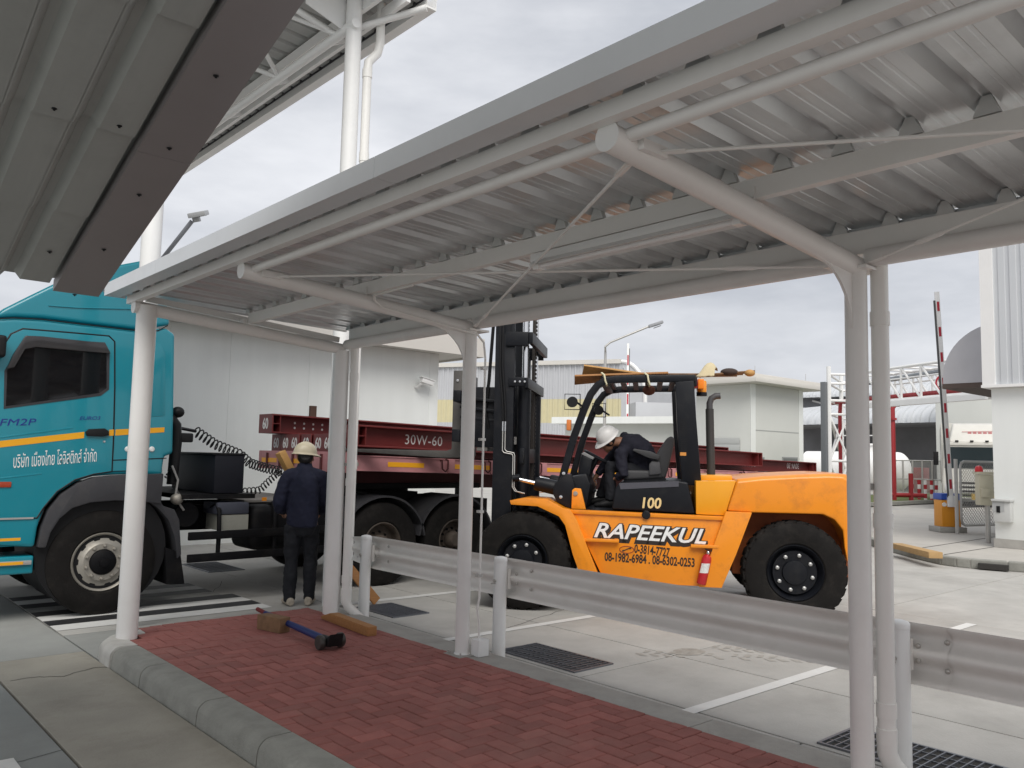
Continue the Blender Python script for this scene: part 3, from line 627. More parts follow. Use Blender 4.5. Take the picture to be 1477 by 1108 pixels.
# ================================================================== WHEELS
def wheel(t, c, R, w, rr, side=(0, -1, 0), name='wheel', rim_mat=SILVER, style='front', treads=0, tname='tyre'):
    """c = centre of outer face; side = outward direction"""
    c = Vector(c); a = -Vector(side)          # axis pointing inwards
    o = bpy.data.objects.new(name, None); COL.objects.link(o); o.parent = t.o; o.empty_display_size = .1
    sh = R*.055
    prof = [(rr, .02), (rr+.015, .004), (rr+(R-rr)*.45, -.004), (R-sh*1.6, .004), (R-sh*.4, .02), (R, .05), (R, w-.05), (R-sh, w-.012), (rr+.01, w), (rr-.01, w-.03), (rr-.02, w/2), (rr-.012, .03)]
    b = MB().lathe(prof, c, a, 56, closed=True)
    t.part(tname, b, RUBBER, parent=o, smooth=38)
    x = a.orthogonal().normalized(); y = a.cross(x)
    if treads:
        b = MB()
        for k in range(treads):
            t0 = 2*math.pi*k/treads
            for (h0, h1, ph) in ((.012, w*.47, 0.), (w*.53, w-.012, .5)):
                ang = t0+ph*2*math.pi/treads; dw = 2*math.pi/treads*.34
                def pt(r, an, h): return c+a*h+(x*math.cos(an)+y*math.sin(an))*r
                sk = .5*2*math.pi/treads*(-1 if ph else 1)
                b.hexa([pt(R-.06, ang-dw, h0), pt(R-.03, ang+dw, h0), pt(R-.02, ang+dw+sk, h1), pt(R-.02, ang-dw+sk, h1), pt(R+.014, ang-dw*.9, h0+.022), pt(R+.014, ang+dw*.9, h0+.022), pt(R+.02, ang+dw*.9+sk, h1), pt(R+.02, ang-dw*.9+sk, h1)])
        o2 = t.part('tread_lugs', b, RUBBER, parent=o, smooth=None); o2['kind'] = 'stuff'
    if style == 'front':
        prof = [(rr, .02), (rr-.008, .008), (rr-.02, .016), (rr*.90, .034), (rr*.84, .034), (rr*.72, .020), (rr*.64, .012), (rr*.62, .006), (rr*.44, .006), (rr*.42, .02)]
        t.part('rim', MB().lathe(prof, c, a, 48, cap0=False), rim_mat, parent=o)
        for k in range(10):
            an = 2*math.pi*k/10+.2; p = c+a*.036+(x*math.cos(an)+y*math.sin(an))*rr*.80; r_ = (x*math.cos(an)+y*math.sin(an)); tt = a.cross(r_)
            t.part('hand_hole', MB().prism([p+r_*math.cos(q)*rr*.062+tt*math.sin(q)*rr*.105-a*.012 for q in [2*math.pi*i/14 for i in range(14)]], a*.01), BLACK, parent=o)
            an += math.pi/10; p = c+(x*math.cos(an)+y*math.sin(an))*rr*.55
            t.part('wheel_nut', MB().lathe([(.017, .01), (.016, -.012), (.010, -.022), (.001, -.024)], p, a, 8), rim_mat, parent=o)
        t.part('hub', MB().lathe([(rr*.42, .03), (rr*.42, -.005), (rr*.36, -.02), (rr*.16, -.03), (rr*.15, -.05), (.001, -.055)], c, a, 28), CHASS, parent=o)
    elif style == 'drive':
        prof = [(rr, .02), (rr-.012, .012), (rr-.03, .04), (rr*.90, .10), (rr*.84, .16), (rr*.55, .15), (rr*.5, .13), (.001, .13)]
        t.part('rim', MB().lathe(prof, c, a, 40, cap0=False), rim_mat, parent=o)
        t.part('hub', MB().lathe([(rr*.42, .14), (rr*.38, .03), (rr*.30, .0), (.001, -.01)], c, a, 24), rim_mat, parent=o)
        for k in range(10):
            an = 2*math.pi*k/10; p = c+(x*math.cos(an)+y*math.sin(an))*rr*.53
            t.part('wheel_nut', MB().lathe([(.016, .14), (.015, .115), (.001, .108)], p, a, 8), CHASS, parent=o)
    else:
        prof = [(rr, .02), (rr-.01, .008), (rr-.025, .03), (rr*.86, .075), (rr*.80, .09), (rr*.76, .055), (rr*.45, .055), (rr*.42, .03), (rr*.30, .025), (.001, .02)]
        t.part('rim', MB().lathe(prof, c, a, 44, cap0=False), FBLACK, parent=o)
        for k in range(8):
            an = 2*math.pi*k/8+.25; p = c+(x*math.cos(an)+y*math.sin(an))*rr*.62
            t.part('wheel_nut', MB().lathe([(.021, .058), (.021, .034), (.014, .028), (.001, .027)], p, a, 6), mat('zinc_nut', (.45, .45, .44), .4, metal=.6), parent=o)
    return o

# ================================================================== TRACTOR TRUCK
TY = 8.72
def tp(px, py, y=TY): v = PL(px, py, 1, y); return (v.x, v.z)
def poly(pts, y): return [(x, y, z) for x, z in pts]
tk = Thing('tractor_truck', 'teal truck tractor with yellow side stripe and white lettering on the door', 'truck', (3.6, 9.95, 0))
WX, WZc = 2.49, .51
arch = [tp(*p) for p in ((235, 686), (200, 684), (165, 685), (135, 687), (110, 695), (85, 711), (66, 733), (55, 760), (50, 790))]
body = [(1.16, .80), (1.08, .95), (1.07, 1.45), (1.12, 1.75), (1.40, 2.60)]+[tp(*p) for p in ((-18, 461), (20, 459), (60, 461), (110, 467), (195, 477), (240, 473), (253, 482), (252, 560), (250, 655), (238, 658), (235, 674))]+arch+[(1.55, .72)]
tk.part('cab_body', MB().prism(poly(body, TY), (0, 2.45, 0)), TEAL, bevel=.045, seg=4, smooth=30)
fair = [tp(*p, 8.86) for p in ((-12, 459), (4, 446), (40, 428), (75, 411), (120, 396), (165, 384), (200, 377.5), (222, 379), (233, 392), (243, 470), (195, 476), (110, 466), (60, 460), (20, 458))]
fo = tk.part('roof_fairing', MB().prism(poly(fair, 8.80), (0, 2.29, 0)), TEAL, bevel=.085, seg=5, smooth=35)
seam = [tp(*p) for p in ((-18, 461), (20, 459), (60, 461), (110, 467), (195, 477), (228, 477), (242, 469.5))]
tk.part('roof_seam', MB().tube([(x, TY-.001, z) for x, z in seam], .006, 6), BLACK)
# shallow pressed line on the fairing
tk.part('fairing_crease', MB().tube([(x, 8.795, z) for x, z in [tp(*p, 8.8) for p in ((70, 441), (110, 444), (190, 446))]], .006, 6), TEAL)
# door
dl = [tp(*p) for p in ((-50, 749), (-52, 620), (-38, 560), (0, 522), (6, 497), (16, 482), (33, 474.5), (100, 480), (157, 485), (165, 493), (165, 560), (163, 640), (161, 680), (135, 684), (108, 692), (82, 709), (62, 733), (53, 747))]
dl[0:4] = [(1.22, tp(0, 749)[1]), (1.20, 1.75), (1.24, 2.05), (1.50, 2.45)]
door = tk.part('door', MB().prism(poly(dl, TY-.008), (0, .03, 0)), TEAL, bevel=.010, seg=3, smooth=35)
dloop = dl+[dl[0]]
tk.part('door_seam', MB().tube([(x, TY-.001, z) for x, z in dloop], .010, 6), BLACK, parent=door)
wn = [tp(*p) for p in ((5, 590), (6, 535), (34, 487), (151, 494), (158, 507), (157, 562), (145, 571))]
tk.part('window_frame', MB().prism(poly(wn, TY-.013), (0, .01, 0)), DKGREY, parent=door, bevel=.004)
wg = [tp(*p) for p in ((8, 586), (10, 535), (37, 492), (148, 498), (153, 507), (153, 560), (142, 567))]
tk.part('window_glass', MB().prism(poly(wg, TY-.0155), (0, .004, 0)), GLASS, parent=door)
vs = [tp(*p, TY-.05) for p in ((9, 533), (19, 511), (37, 484), (60, 485), (152, 495), (160, 510), (131, 508), (52, 501), (36, 504), (21, 530))]
VIS = mat('smoked_visor', (.035, .033, .035), .2)
tk.part('rain_visor', MB().prism(poly(vs, TY-.06), (0, .045, 0)), VIS, parent=door, bevel=.012, seg=2)
hx = [tp(*p) for p in ((122, 623), (127, 619), (150, 618), (156, 622), (156, 628), (148, 630), (124, 629))]
tk.part('door_handle', MB().prism(poly(hx, TY-.035), (0, .025, 0)), BLACK, parent=door, bevel=.008, seg=2)
k_ = tp(150, 637); tk.part('lock', MB().lathe([(.013, 0), (.010, -.004), (.001, -.005)], (k_[0], TY-.008, k_[1]), (0, 1, 0), 12), CHROME, parent=door)
for a_, b_ in (((-20, 643), (121, 627.5)), ((157, 624.5), (164, 624)),):
    (xa, za), (xb, zb) = tp(*a_), tp(*b_)
    tk.part('yellow_stripe', MB().hexa([(xa, TY-.0105, za-.03), (xb, TY-.0105, zb-.03), (xb, TY-.008, zb-.03), (xa, TY-.008, za-.03), (xa, TY-.0105, za+.03), (xb, TY-.0105, zb+.03), (xb, TY-.008, zb+.03), (xa, TY-.008, za+.03)]), YEL, parent=door)
(xa, za), (xb, zb) = tp(166.5, 624), tp(237, 620)
tk.part('yellow_stripe', MB().hexa([(xa, TY-.0025, za-.03), (xb, TY-.0025, zb-.025), (xb, TY-.0, zb-.025), (xa, TY-.0, za-.03), (xa, TY-.0025, za+.03), (xb, TY-.0025, zb+.025), (xb, TY-.0, zb+.025), (xa, TY-.0, za+.03)]), YEL)
(xa, za), (xb, zb) = tp(19, 666), tp(139, 659.5); wdt = xb-xa
d_ = Vector((xb-xa, 0, zb-za)).normalized(); up_ = Vector((0, -1, 0)).cross(d_); up_ = -up_ if up_.z < 0 else up_
thai = lettering('lettering', 'บริษัท เมืองไทย โลจิสติกส์ จำกัด', .13, TXTW, door, (0, 0, 0), d_, up_, tk.loc)
xsz = [v.co.x for v in thai.data.vertices]; ww = (max(xsz)-min(xsz)) or 1
me_ = thai.data; cx_ = (max(xsz)+min(xsz))/2; s_ = (wdt)/ww
for v in me_.vertices:
    dx_ = v.co.x-cx_; v.co.x = (xa+xb)/2-tk.loc.x+dx_*s_; v.co.z += tp(79, 657)[1]-.02+dx_*(s_-1)*d_.z/d_.x; v.co.y = v.co.y+TY-.0105
    v.co.z = (v.co.z-(tp(79, 657)[1]-.02))*1.3+tp(79, 657)[1]-.035
BLUE = mat('blue_badge', (.01, .03, .22), .3)
p_ = tp(24, 609.5); lettering('badge', 'FM2P', .09, BLUE, door, (p_[0], TY-.0095, p_[1]), (1, 0, -tp(24, 609)[0]*0+.06), (-.06, 0, 1), tk.loc, sx=1.45, shear=.2)
p_ = tp(129, 603.5); lettering('badge', 'EURO3', .05, BLUE, door, (p_[0], TY-.0095, p_[1]), (1, 0, .06), (-.06, 0, 1), tk.loc, sx=1.2, shear=.25)
# pressed crease lines on door
for a_, b_ in (((-15, 633), (105, 617)), ((0, 690), (60, 683)),):
    (xa, za), (xb, zb) = tp(*a_), tp(*b_); tk.part('door_crease', MB().bar((xa, TY-.008, za), (xb, TY-.008, zb), .006, .016), TEAL, parent=door, bevel=.003)
# rear quarter pocket behind the post
q_ = [tp(*p) for p in ((222, 492), (232, 497), (238, 510), (238, 600), (206, 602), (206, 492))]
tk.part('quarter_panel', MB().prism(poly(q_, TY-.004), (0, .01, 0)), TEAL, bevel=.006, seg=2)
tk.part('sill_line', MB().bar((tp(160, 664)[0], TY-.001, tp(160, 664)[1]), (tp(240, 661)[0], TY-.001, tp(240, 661)[1]), .004, .010), BLACK)
tk.part('arch_seam', MB().tube([(x, TY-.001, z+.035) for x, z in arch[1:-1]], .004, 6), BLACK)
for px in (184, 219):
    p_ = tp(px, 648); tk.part('cab_marker', MB().lathe([(.028, 0), (.022, -.012), (.001, -.016)], (p_[0], TY, p_[1]), (0, 1, 0), 14), TXTW)
p0, p1 = tp(-8, 703), tp(16, 695); tk.part('indicator', MB().bx(p0[0], p1[0], TY-.02, TY, p0[1], p1[1]), mat('indicator_red', (.35, .05, .02), .25), bevel=.004)
# dark wheel-arch flare
outer = [tp(*p, TY-.02) for p in ((236, 683), (200, 684.5), (165, 686), (135, 689), (112, 697), (88, 713), (70, 735), (60, 760), (54, 790))]
inner = [tp(*p, TY-.02) for p in ((66, 790), (73, 768), (86, 748), (104, 733), (130, 725), (165, 722), (200, 723), (232, 727))]
tk.part('arch_flare', MB().prism(poly(outer+inner, TY-.03), (0, .12, 0)), DKGREY, bevel=.012, seg=2)
# inner wheel well
tk.part('wheel_well', MB().tube([(WX, TY+.06, WZc+.12), (WX, TY+.9, WZc+.12)], .60, 28), BLACK)
# rear mudguard and flap of the front wheel
mg_o = [tp(*p) for p in ((218, 700), (236, 730), (252, 735), (259, 750), (262, 800), (256, 806), (252, 775), (243, 750), (228, 733), (212, 722))]
tk.part('mudguard', MB().prism(poly(mg_o, TY), (0, .5, 0)), DKGREY, bevel=.012, seg=2)
fl = [tp(*p) for p in ((240, 790), (262, 798), (268, 843), (242, 844))]; tk.part('mud_flap', MB().prism(poly(fl, TY+.03), (0, .42, 0)), CHASS, bevel=.006)
# steps
for (z0, z1, x1) in (((771), (792), (46)), ((802), (834), (50))):
    a_, b_ = tp(-40, z1), tp(x1, z0)
    s_ = tk.part('step_panel', MB().bx(1.2, b_[0], TY+.03, TY+.5, a_[1], b_[1]), TEAL, bevel=.02, seg=3)
    tk.part('step_tread', MB().bx(1.3, b_[0]-.02, TY+.005, TY+.05, (a_[1]*.35+b_[1]*.65)-.02, (a_[1]*.35+b_[1]*.65)+.018), STEELG, parent=s_, bevel=.004)
    tk.part('step_reflector', MB().bx(1.3, b_[0]-.09, TY-.001, TY+.006, (a_[1]*.35+b_[1]*.65)-.014, (a_[1]*.35+b_[1]*.65)+.012), YEL, parent=s_)
tk.part('sill_trim', MB().bx(1.25, tp(48, 746)[0], TY-.012, TY, tp(20, 748)[1]-.008, tp(20, 748)[1]+.008), STEELG)
# front of the cab, just out of the picture
ws = tk.part('windscreen', MB().hexa([(1.115, 8.95, 1.78), (1.115, 10.94, 1.78), (1.13, 10.94, 1.78), (1.13, 8.95, 1.78), (1.375, 9.0, 2.56), (1.375, 10.89, 2.56), (1.39, 10.89, 2.56), (1.39, 9.0, 2.56)]), GLASS)
tk.part('bumper', MB().bx(1.03, 1.25, 8.75, 11.14, .42, .82), DKGREY, bevel=.04, seg=3)
tk.part('grille', MB().bx(1.06, 1.09, 9.3, 10.6, 1.05, 1.5), BLACK, bevel=.01)
for y in (9.0, 10.9): tk.part('headlight', MB().bx(1.02, 1.06, y-.16, y+.16, .55, .74), mat('lamp_lens', (.6, .6, .62), .1), bevel=.02)
mr = tk.part('mirror_arm', MB().tube([(1.45, TY, 2.42), (1.40, TY-.12, 2.48), (1.36, TY-.2, 2.44)], .014, 8), BLACK)
a_ = tp(4, 492, TY-.05); tk.part('mirror', MB().bx(1.40, 1.50, TY-.2, TY-.02, a_[1]-.16, a_[1]+.04), BLACK, bevel=.03, seg=3)
# chassis
tk.part('frame_rail', MB().bx(1.3, 7.7, 9.45, 9.53, .72, 1.0), CHASS); tk.part('frame_rail', MB().bx(1.3, 7.7, 10.37, 10.45, .72, 1.0), CHASS)
for x in (1.9, 3.2, 4.3, 5.2, 6.3, 7.4): tk.part('cross_member', MB().bx(x-.06, x+.06, 9.53, 10.37, .76, .95), CHASS)
for x in (2.49, 5.733, 6.875): tk.part('axle', MB().tube([(x, 9.1, .51), (x, 10.8, .51)], .08, 12), CHASS)
tk.part('engine_block', MB().bx(2.0, 3.3, 9.55, 10.35, .55, 1.25), CHASS, bevel=.05)
# stowage box behind the cab, batteries, tank
bl = PL(309, 712, 1, 8.9)
bxo = tk.part('battery_box', MB().bx(3.60, 3.935, 8.88, 10.15, 1.155, 1.575), mat('stowage_black', (.010, .011, .016), .6, var=.15, spec=.2), bevel=.012, seg=2)
tk.part('box_lid', MB().bx(3.57, 3.945, 8.87, 10.16, 1.575, 1.595), BLACK, parent=bxo, bevel=.005)
tk.part('deck_plate', MB().bx(3.25, 4.05, 8.82, 10.9, 1.10, 1.15), CHASS)
tk.part('air_tank', MB().tube([(3.35, 8.95, .93), (3.35, 9.45, .93)], .13, 16), CHASS)
tk.part('battery_case', MB().bx(3.62, 3.98, 8.80, 9.2, .93, 1.06), mat('blue_grey_cover', (.05, .055, .075), .6), bevel=.02)
tk.part('battery_case', MB().bx(3.66, 3.98, 8.81, 9.19, .76, .925), mat('battery_grey', (.30, .30, .26), .7, dirt=.4))
tk.part('fuel_tank', MB().bx(4.02, 5.0, 8.80, 9.4, .52, 1.02), CHASS, bevel=.12, seg=5)
tk.part('filler_cap', MB().lathe([(.055, 0), (.055, .05), (.045, .07), (.001, .075)], (4.75, 8.98, 1.02), (0, -.3, 1), 18), SILVER)
tk.part('side_lamp', MB().bx(4.12, 4.17, 8.78, 8.80, 1.07, 1.11), mat('amber_lens', (.7, .25, .02), .2))
tk.part('catwalk', MB().bx(4.05, 5.05, 9.1, 10.8, 1.035, 1.065), mat('dusty_plate', (.16, .15, .14), .8, var=.2), bevel=.005)
for z0 in (.72, .49):
    tk.part('side_guard_bar', MB().bar((3.30, 8.735, z0), (5.0, 8.735, z0+.015), .04, .085), CHASS, bevel=.01)
for x in (3.64, 4.28): tk.part('guard_bracket', MB().tube([(x, 9.0, 1.0), (x, 8.86, 1.04), (x, 8.79, .97), (x, 8.775, .78), (x, 8.775, .47)], .024, 10), CHASS)
# intake snorkel and plumbing behind cab
x_ = PL(256, 600, 1, 8.95).x
sn = tk.part('intake_stack', MB().tube([(x_, 9.0, 1.25), (x_+.02, 9.0, 1.70), (x_+.01, 9.0, 1.88), (x_-.06, 9.0, 1.97)], [.055, .06, .055, .05], 12), BLACK)
tk.part('hose_bracket', MB().bx(x_+.05, x_+.19, 8.96, 9.04, 1.70, 1.80), BLACK, bevel=.02)
tk.part('stack_cap', MB().ellipsoid((x_+.02, 9.0, 2.02), (.07, .06, .06), n=12, k=8), BLACK)
for k in range(5):
    y = 8.9+k*.05; tk.part('air_line', MB().tube([(3.15, y, 1.45-k*.03), (3.22, y, 1.3), (3.2+.03*k, y, 1.12), (3.3, y, .98)], .012, 6), BLACK if k % 2 else STEELG)
tk.part('valve_body', MB().ellipsoid((3.22, 8.9, 1.10), (.07, .06, .06), n=12, k=8), SILVER)
# fifth wheel
tk.part('fifth_wheel', MB().lathe([(.48, 0), (.48, .04), (.1, .05), (.001, .05)], (6.3, 9.95, 1.12), (0, 0, 1), 28), CHASS); tk.part('fifth_wheel_base', MB().bx(5.9, 6.7, 9.45, 10.45, 1.0, 1.12), CHASS)
# front wheels and dual drive wheels
wheel(tk, (WX, 8.75, WZc), .51, .29, .285, (0, -1, 0)); wheel(tk, (WX, 11.14, WZc), .51, .29, .285, (0, 1, 0))
DRIM = mat('drive_rim', (.10, .08, .065), .7, metal=.2, var=.3, vscale=10)
for x in (5.733, 6.875):
    wheel(tk, (x, 8.78, .51), .515, .27, .27, (0, -1, 0), rim_mat=DRIM, style='drive'); wheel(tk, (x, 9.08, .51), .51, .26, .27, (0, -1, 0), rim_mat=DRIM, style='drive')
    wheel(tk, (x, 11.12, .51), .515, .27, .27, (0, 1, 0), rim_mat=DRIM, style='drive')
    o_ = []; i_ = []
    for q in range(17):
        an = rad(8+164*q/16); o_.append((x+.63*math.cos(an), .51+.60*math.sin(an))); i_.append((x+.605*math.cos(an), .51+.575*math.sin(an)))
    for yy in (8.76, 10.55): tk.part('drive_fender', MB().prism([(a, yy, b) for a, b in o_+i_[::-1]], (0, .62, 0)), DKGREY, smooth=30)
tk.part('rear_frame_end', MB().bx(7.55, 7.75, 9.2, 10.7, .7, 1.02), CHASS)

# coiled air lines between truck and trailer: own things
def coil(name, label, pts, r, turns, wr, grp):
    pts = [Vector(p) for p in pts]; n = turns*14; out = []
    ln = [0]
    for i in range(len(pts)-1): ln.append(ln[-1]+(pts[i+1]-pts[i]).length)
    for k in range(n+1):
        s = ln[-1]*k/n; i = max(j for j in range(len(ln)-1) if ln[j] <= s+1e-9); f = (s-ln[i])/(ln[i+1]-ln[i])
        p = pts[i].lerp(pts[i+1], f); d = (pts[i+1]-pts[i]).normalized(); x = Vector((0, 1, 0)); y = d.cross(x).normalized(); an = 2*math.pi*turns*k/n
        out.append(p+(x*math.cos(an)+y*math.sin(an))*r)
    out = [pts[0]]+out+[pts[-1]]
    solid(name, MB().tube(out, wr, 6), BLACK, label, 'hose', group=grp, smooth=60)
A = PL(262, 618, 1, 9.2); A2 = PL(282, 622, 1, 9.3); B = PL(345, 655, 1, 9.5); C_ = PL(360, 668, 1, 9.6); D = PL(406, 680, 1, 9.9)
coil('coiled_hose', 'stretched black coiled air hose sagging from the cab rear to the trailer front', [A2, PL(310, 641, 1, 9.4), B, C_, PL(385, 676, 1, 9.8), D], .055, 26, .008, 'air lines')
solid('hose_lead', MB().tube([PL(252, 620, 1, 9.0), A, A2], .018, 8), BLACK, 'short thick black hose lead leaving the rear of the teal cab', 'hose')
A = PL(352, 709, 1, 9.5); B = PL(375, 707, 1, 9.6)
coil('coiled_hose', 'loose black coiled hose looping up from the truck deck under the trailer', [A, B, PL(385, 697, 1, 9.7), PL(400, 683, 1, 9.85), D], .04, 12, .007, 'air lines')

# ================================================================== TRAILER
def zt(x): return 1.605-.018*(x-5.2)
tr = Thing('flatbed_trailer', 'faded pink flatbed trailer with yellow reflective strips loaded with red steel beams', 'trailer', (11, 9.95, 0))
TX0, TX1 = 5.2, 17.6
def xh(b, x0, x1, y0, y1, a, c):
    return b.hexa([(x0, y0, zt(x0)+a), (x1, y0, zt(x1)+a), (x1, y1, zt(x1)+a), (x0, y1, zt(x0)+a), (x0, y0, zt(x0)+c), (x1, y0, zt(x1)+c), (x1, y1, zt(x1)+c), (x0, y1, zt(x0)+c)])
for y0, y1 in ((8.72, 8.78), (11.12, 11.18)):
    b = xh(MB(), TX0, TX1, y0, y1, -.19, 0.); xh(b, TX0, TX1, y0-.012 if y0 < 9 else y1, y0 if y0 < 9 else y1+.012, -.012, 0); xh(b, TX0, TX1, y0-.012 if y0 < 9 else y1, y0 if y0 < 9 else y1+.012, -.19, -.178)
    tr.part('side_rail', b, PINK)
DKRED = mat('trailer_dark_red', (.07, .012, .013), .7, var=.2, dirt=.4, dcol=(.03, .02, .018), dscale=4)
for i in range(5): tr.part('deck_board', xh(MB(), TX0+.02, TX1-.02, 8.785+i*.467, 8.785+i*.467+.46, -.035, -.005), mat('deck_plate', (.10, .075, .07), .8, var=.25, dirt=.3))
tr.part('front_bolster', xh(MB(), TX0-.05, TX0, 8.74, 11.16, -.22, .03), PINK, bevel=.008)
for i in range(6):
    y = 8.95+i*.38; tr.part('bolster_rib', xh(MB(), TX0-.075, TX0-.05, y, y+.03, -.2, .0), DKRED)
tr.part('bolster_reflector', xh(MB(), TX0-.056, TX0-.0505, 10.6, 11.05, -.13, -.07), YEL); tr.part('bolster_reflector', xh(MB(), TX0-.056, TX0-.0505, 9.7, 10.1, -.13, -.07), YEL)
for y in (9.35, 10.45):
    tr.part('main_beam', MB().hexa([(5.4, y, 1.22), (TX1, y, .95), (TX1, y+.12, .95), (5.4, y+.12, 1.22), (5.4, y, 1.40), (TX1, y, 1.15), (TX1, y+.12, 1.15), (5.4, y+.12, 1.40)]), DKRED)
x = 5.5
while x < TX1: tr.part('cross_bearer', xh(MB(), x, x+.06, 8.785, 11.115, -.16, -.04), DKRED); x += .6
tr.part('neck_plate', MB().bx(5.5, 7.6, 9.2, 10.7, 1.17, 1.24), CHASS)
# side rail details: reflective strips, stake pockets, rope hooks
def hook(x):
    z = zt(x)-.085; y = 8.700
    o = tr.part('stake_pocket', MB().bx(x+.10, x+.20, 8.69, 8.719, z-.10, z+.075), PINK, bevel=.004)
    tr.part('rope_hook', MB().tube([(x-.02, 8.715, z+.06), (x-.02, y-.02, z+.06), (x-.02, y-.03, z-.05), (x+.03, y-.03, z-.085), (x+.07, y-.03, z-.05), (x+.07, y-.03, z+.06), (x+.03, y-.03, z+.075)], .011, 8), DKRED, parent=o)
for i, x in enumerate((5.85, 6.55, 7.28, 8.25, 9.3, 10.3, 11.3, 12.4, 13.5, 14.6, 15.7, 16.8)):
    hook(x) if i else None
    w_ = .42 if i == 0 else .60
    b = MB(); x0 = x+.22 if i else 5.72; x1 = x0+ (.66 if i else .55)
    if i < 11: tr.part('reflective_strip', xh(b, x0, min(x1, 17.4), 8.7165, 8.7195, -.13, -.07), YEL)
p0 = PL(507, 668, 1, 8.7); tr.part('marker_lamp', MB().bx(p0.x, p0.x+.1, 8.70, 8.719, zt(5.3)-.13, zt(5.3)-.09), SILVER)
for x in (13.4, 14.7, 16.0):
    wheel(tr, (x, 8.80, .51), .51, .28, .27, (0, -1, 0), rim_mat=DRIM, style='drive'); wheel(tr, (x, 11.1, .51), .51, .28, .27, (0, 1, 0), rim_mat=DRIM, style='drive')
    tr.part('axle', MB().tube([(x, 9.0, .51), (x, 10.9, .51)], .07, 10), CHASS); tr.part('spring_pack', MB().bx(x-.5, x+.5, 9.36, 9.46, .60, .95), CHASS); tr.part('spring_pack', MB().bx(x-.5, x+.5, 10.46, 10.56, .60, .95), CHASS)
for y in (9.3, 10.6): tr.part('landing_leg', MB().bx(8.3, 8.44, y-.07, y+.07, .35, 1.2), CHASS)
for x, y, h in ((5.95, 11.14, .72), (9.2, 11.14, .5), (14.2, 11.14, .5)): tr.part('stake', MB().bx(x-.05, x+.05, y-.03, y+.02, zt(x), zt(x)+h), mat('rusty_stake', (.09, .05, .035), .8, var=.3))

# ================================================================== STEEL BEAMS
def beam(x0, ln, yc, zoff, B, H, label, side=None, end='60', holes=False, flip=None, rz_=0., grp='red steel beams on the trailer', end2=None):
    xm = x0+ln/2; t = Thing('steel_beam', label, 'steel beam', (xm, yc, zt(xm)+zoff), group=grp)
    sl = -.018; tf, tw = .022, .016
    def q(x, y, z): return (x, yc+y, zt(x)+zoff+z)
    def blk(xa, xb, ya, yb, za, zb): return MB().hexa([q(xa, ya, za), q(xb, ya, za), q(xb, yb, za), q(xa, yb, za), q(xa, ya, zb), q(xb, ya, zb), q(xb, yb, zb), q(xa, yb, zb)])
    t.part('flange', blk(x0, x0+ln, -B/2, B/2, H-tf, H), REDS, bevel=.003, seg=1); t.part('flange', blk(x0, x0+ln, -B/2, B/2, 0, tf), REDS, bevel=.003, seg=1)
    wb = t.part('web', blk(x0, x0+ln, -tw/2, tw/2, tf, H-tf), REDS)
    e1 = t.part('end_plate', blk(x0-.018, x0, -B/2, B/2, 0, H), REDS, bevel=.003, seg=1); t.part('end_plate', blk(x0+ln, x0+ln+.018, -B/2, B/2, 0, H), REDS, bevel=.003, seg=1)
    for xs_ in (x0+.10, x0+ln-.12): t.part('stiffener', blk(xs_, xs_+.012, -B/2+.01, -tw/2, tf, H-tf), REDS); t.part('stiffener', blk(x0, xs_ if xs_ < x0+1 else x0+.1, -B/2+.02, -tw/2, H*.5-.005, H*.5+.005), REDS) if xs_ < x0+1 else None
    if end: lettering('number', end, H*.80, TXTW, e1, q(x0-.0195, 0, H*.47), (0, -1, 0), (0, 0, 1), t.loc, sx=.82, space=1.0, offset=.004)
    if holes:
        for k in range(5):
            for zz in (H*.36, H*.62):
                c = Vector(q(x0+.42+k*.145, -tw/2-.0015, zz)); t.part('bolt_hole', MB().lathe([(.016, 0), (.001, -.0005)], c, (0, 1, 0), 12), mat('daylight_hole', (.75, .75, .73), .8), parent=wb)
    if side:
        txt, xx, hh = side; lettering('number', txt, hh, TXTW, wb, q(xx, -tw/2-.001, H*.45), (1, 0, sl), (-sl, 0, 1), t.loc, sx=.95, space=1.08)
    if flip:
        for txt, xx, hh in flip: lettering('number', txt, hh, TXTW, wb, q(xx, -tw/2-.001, H*.62), (-1, 0, -sl), (sl, 0, -1), t.loc, sx=.9)
    return t
Hb = .245
ords = ['outermost in the bottom row against the tall stake', 'second in the bottom row from the tall stake', 'third in the bottom row from the tall stake', 'fourth in the bottom row from the tall stake', 'fifth in the bottom row from the tall stake', 'sixth in the bottom row from the tall stake']
for i in range(6):
    beam(5.32+random.uniform(-.03, .03), 12.0 if i != 5 else 12.2, 10.97-.295*i, .02, .28, Hb, 'dark red steel beam numbered 60, '+ords[i], flip=[('30W-30', 16.75, .17), ('30W-30', 15.0, .17)] if i == 5 else None)
beam(5.10, 10.9, 10.85, .02+Hb+.004, .42, .265, 'dark red steel beam with ten bolt holes laid on top of the bottom row', holes=True, side=('30W-60', 6.45, .17))
NBX = PL(512, 620, 1, 9.05).x
beam(NBX, 9.2, 9.10, .105, .30, .275, 'dark red steel beam marked 30W-60 resting on the forklift forks', side=('30W-60', PL(612, 637, 1, 9.08).x, .185), end='60')
for x, lb_ in ((6.3, 'above the drive wheels of the truck'), (9.0, 'just past the trailer landing legs'), (12.0, 'ahead of the trailer axles'), (15.0, 'above the trailer axles')): solid('timber_bearer', xh(MB(), x, x+.09, 9.33, 11.1, .001, .019), WOOD2, 'flat timber bearer under the red beams '+lb_, 'timber', group='bearers under the beams')
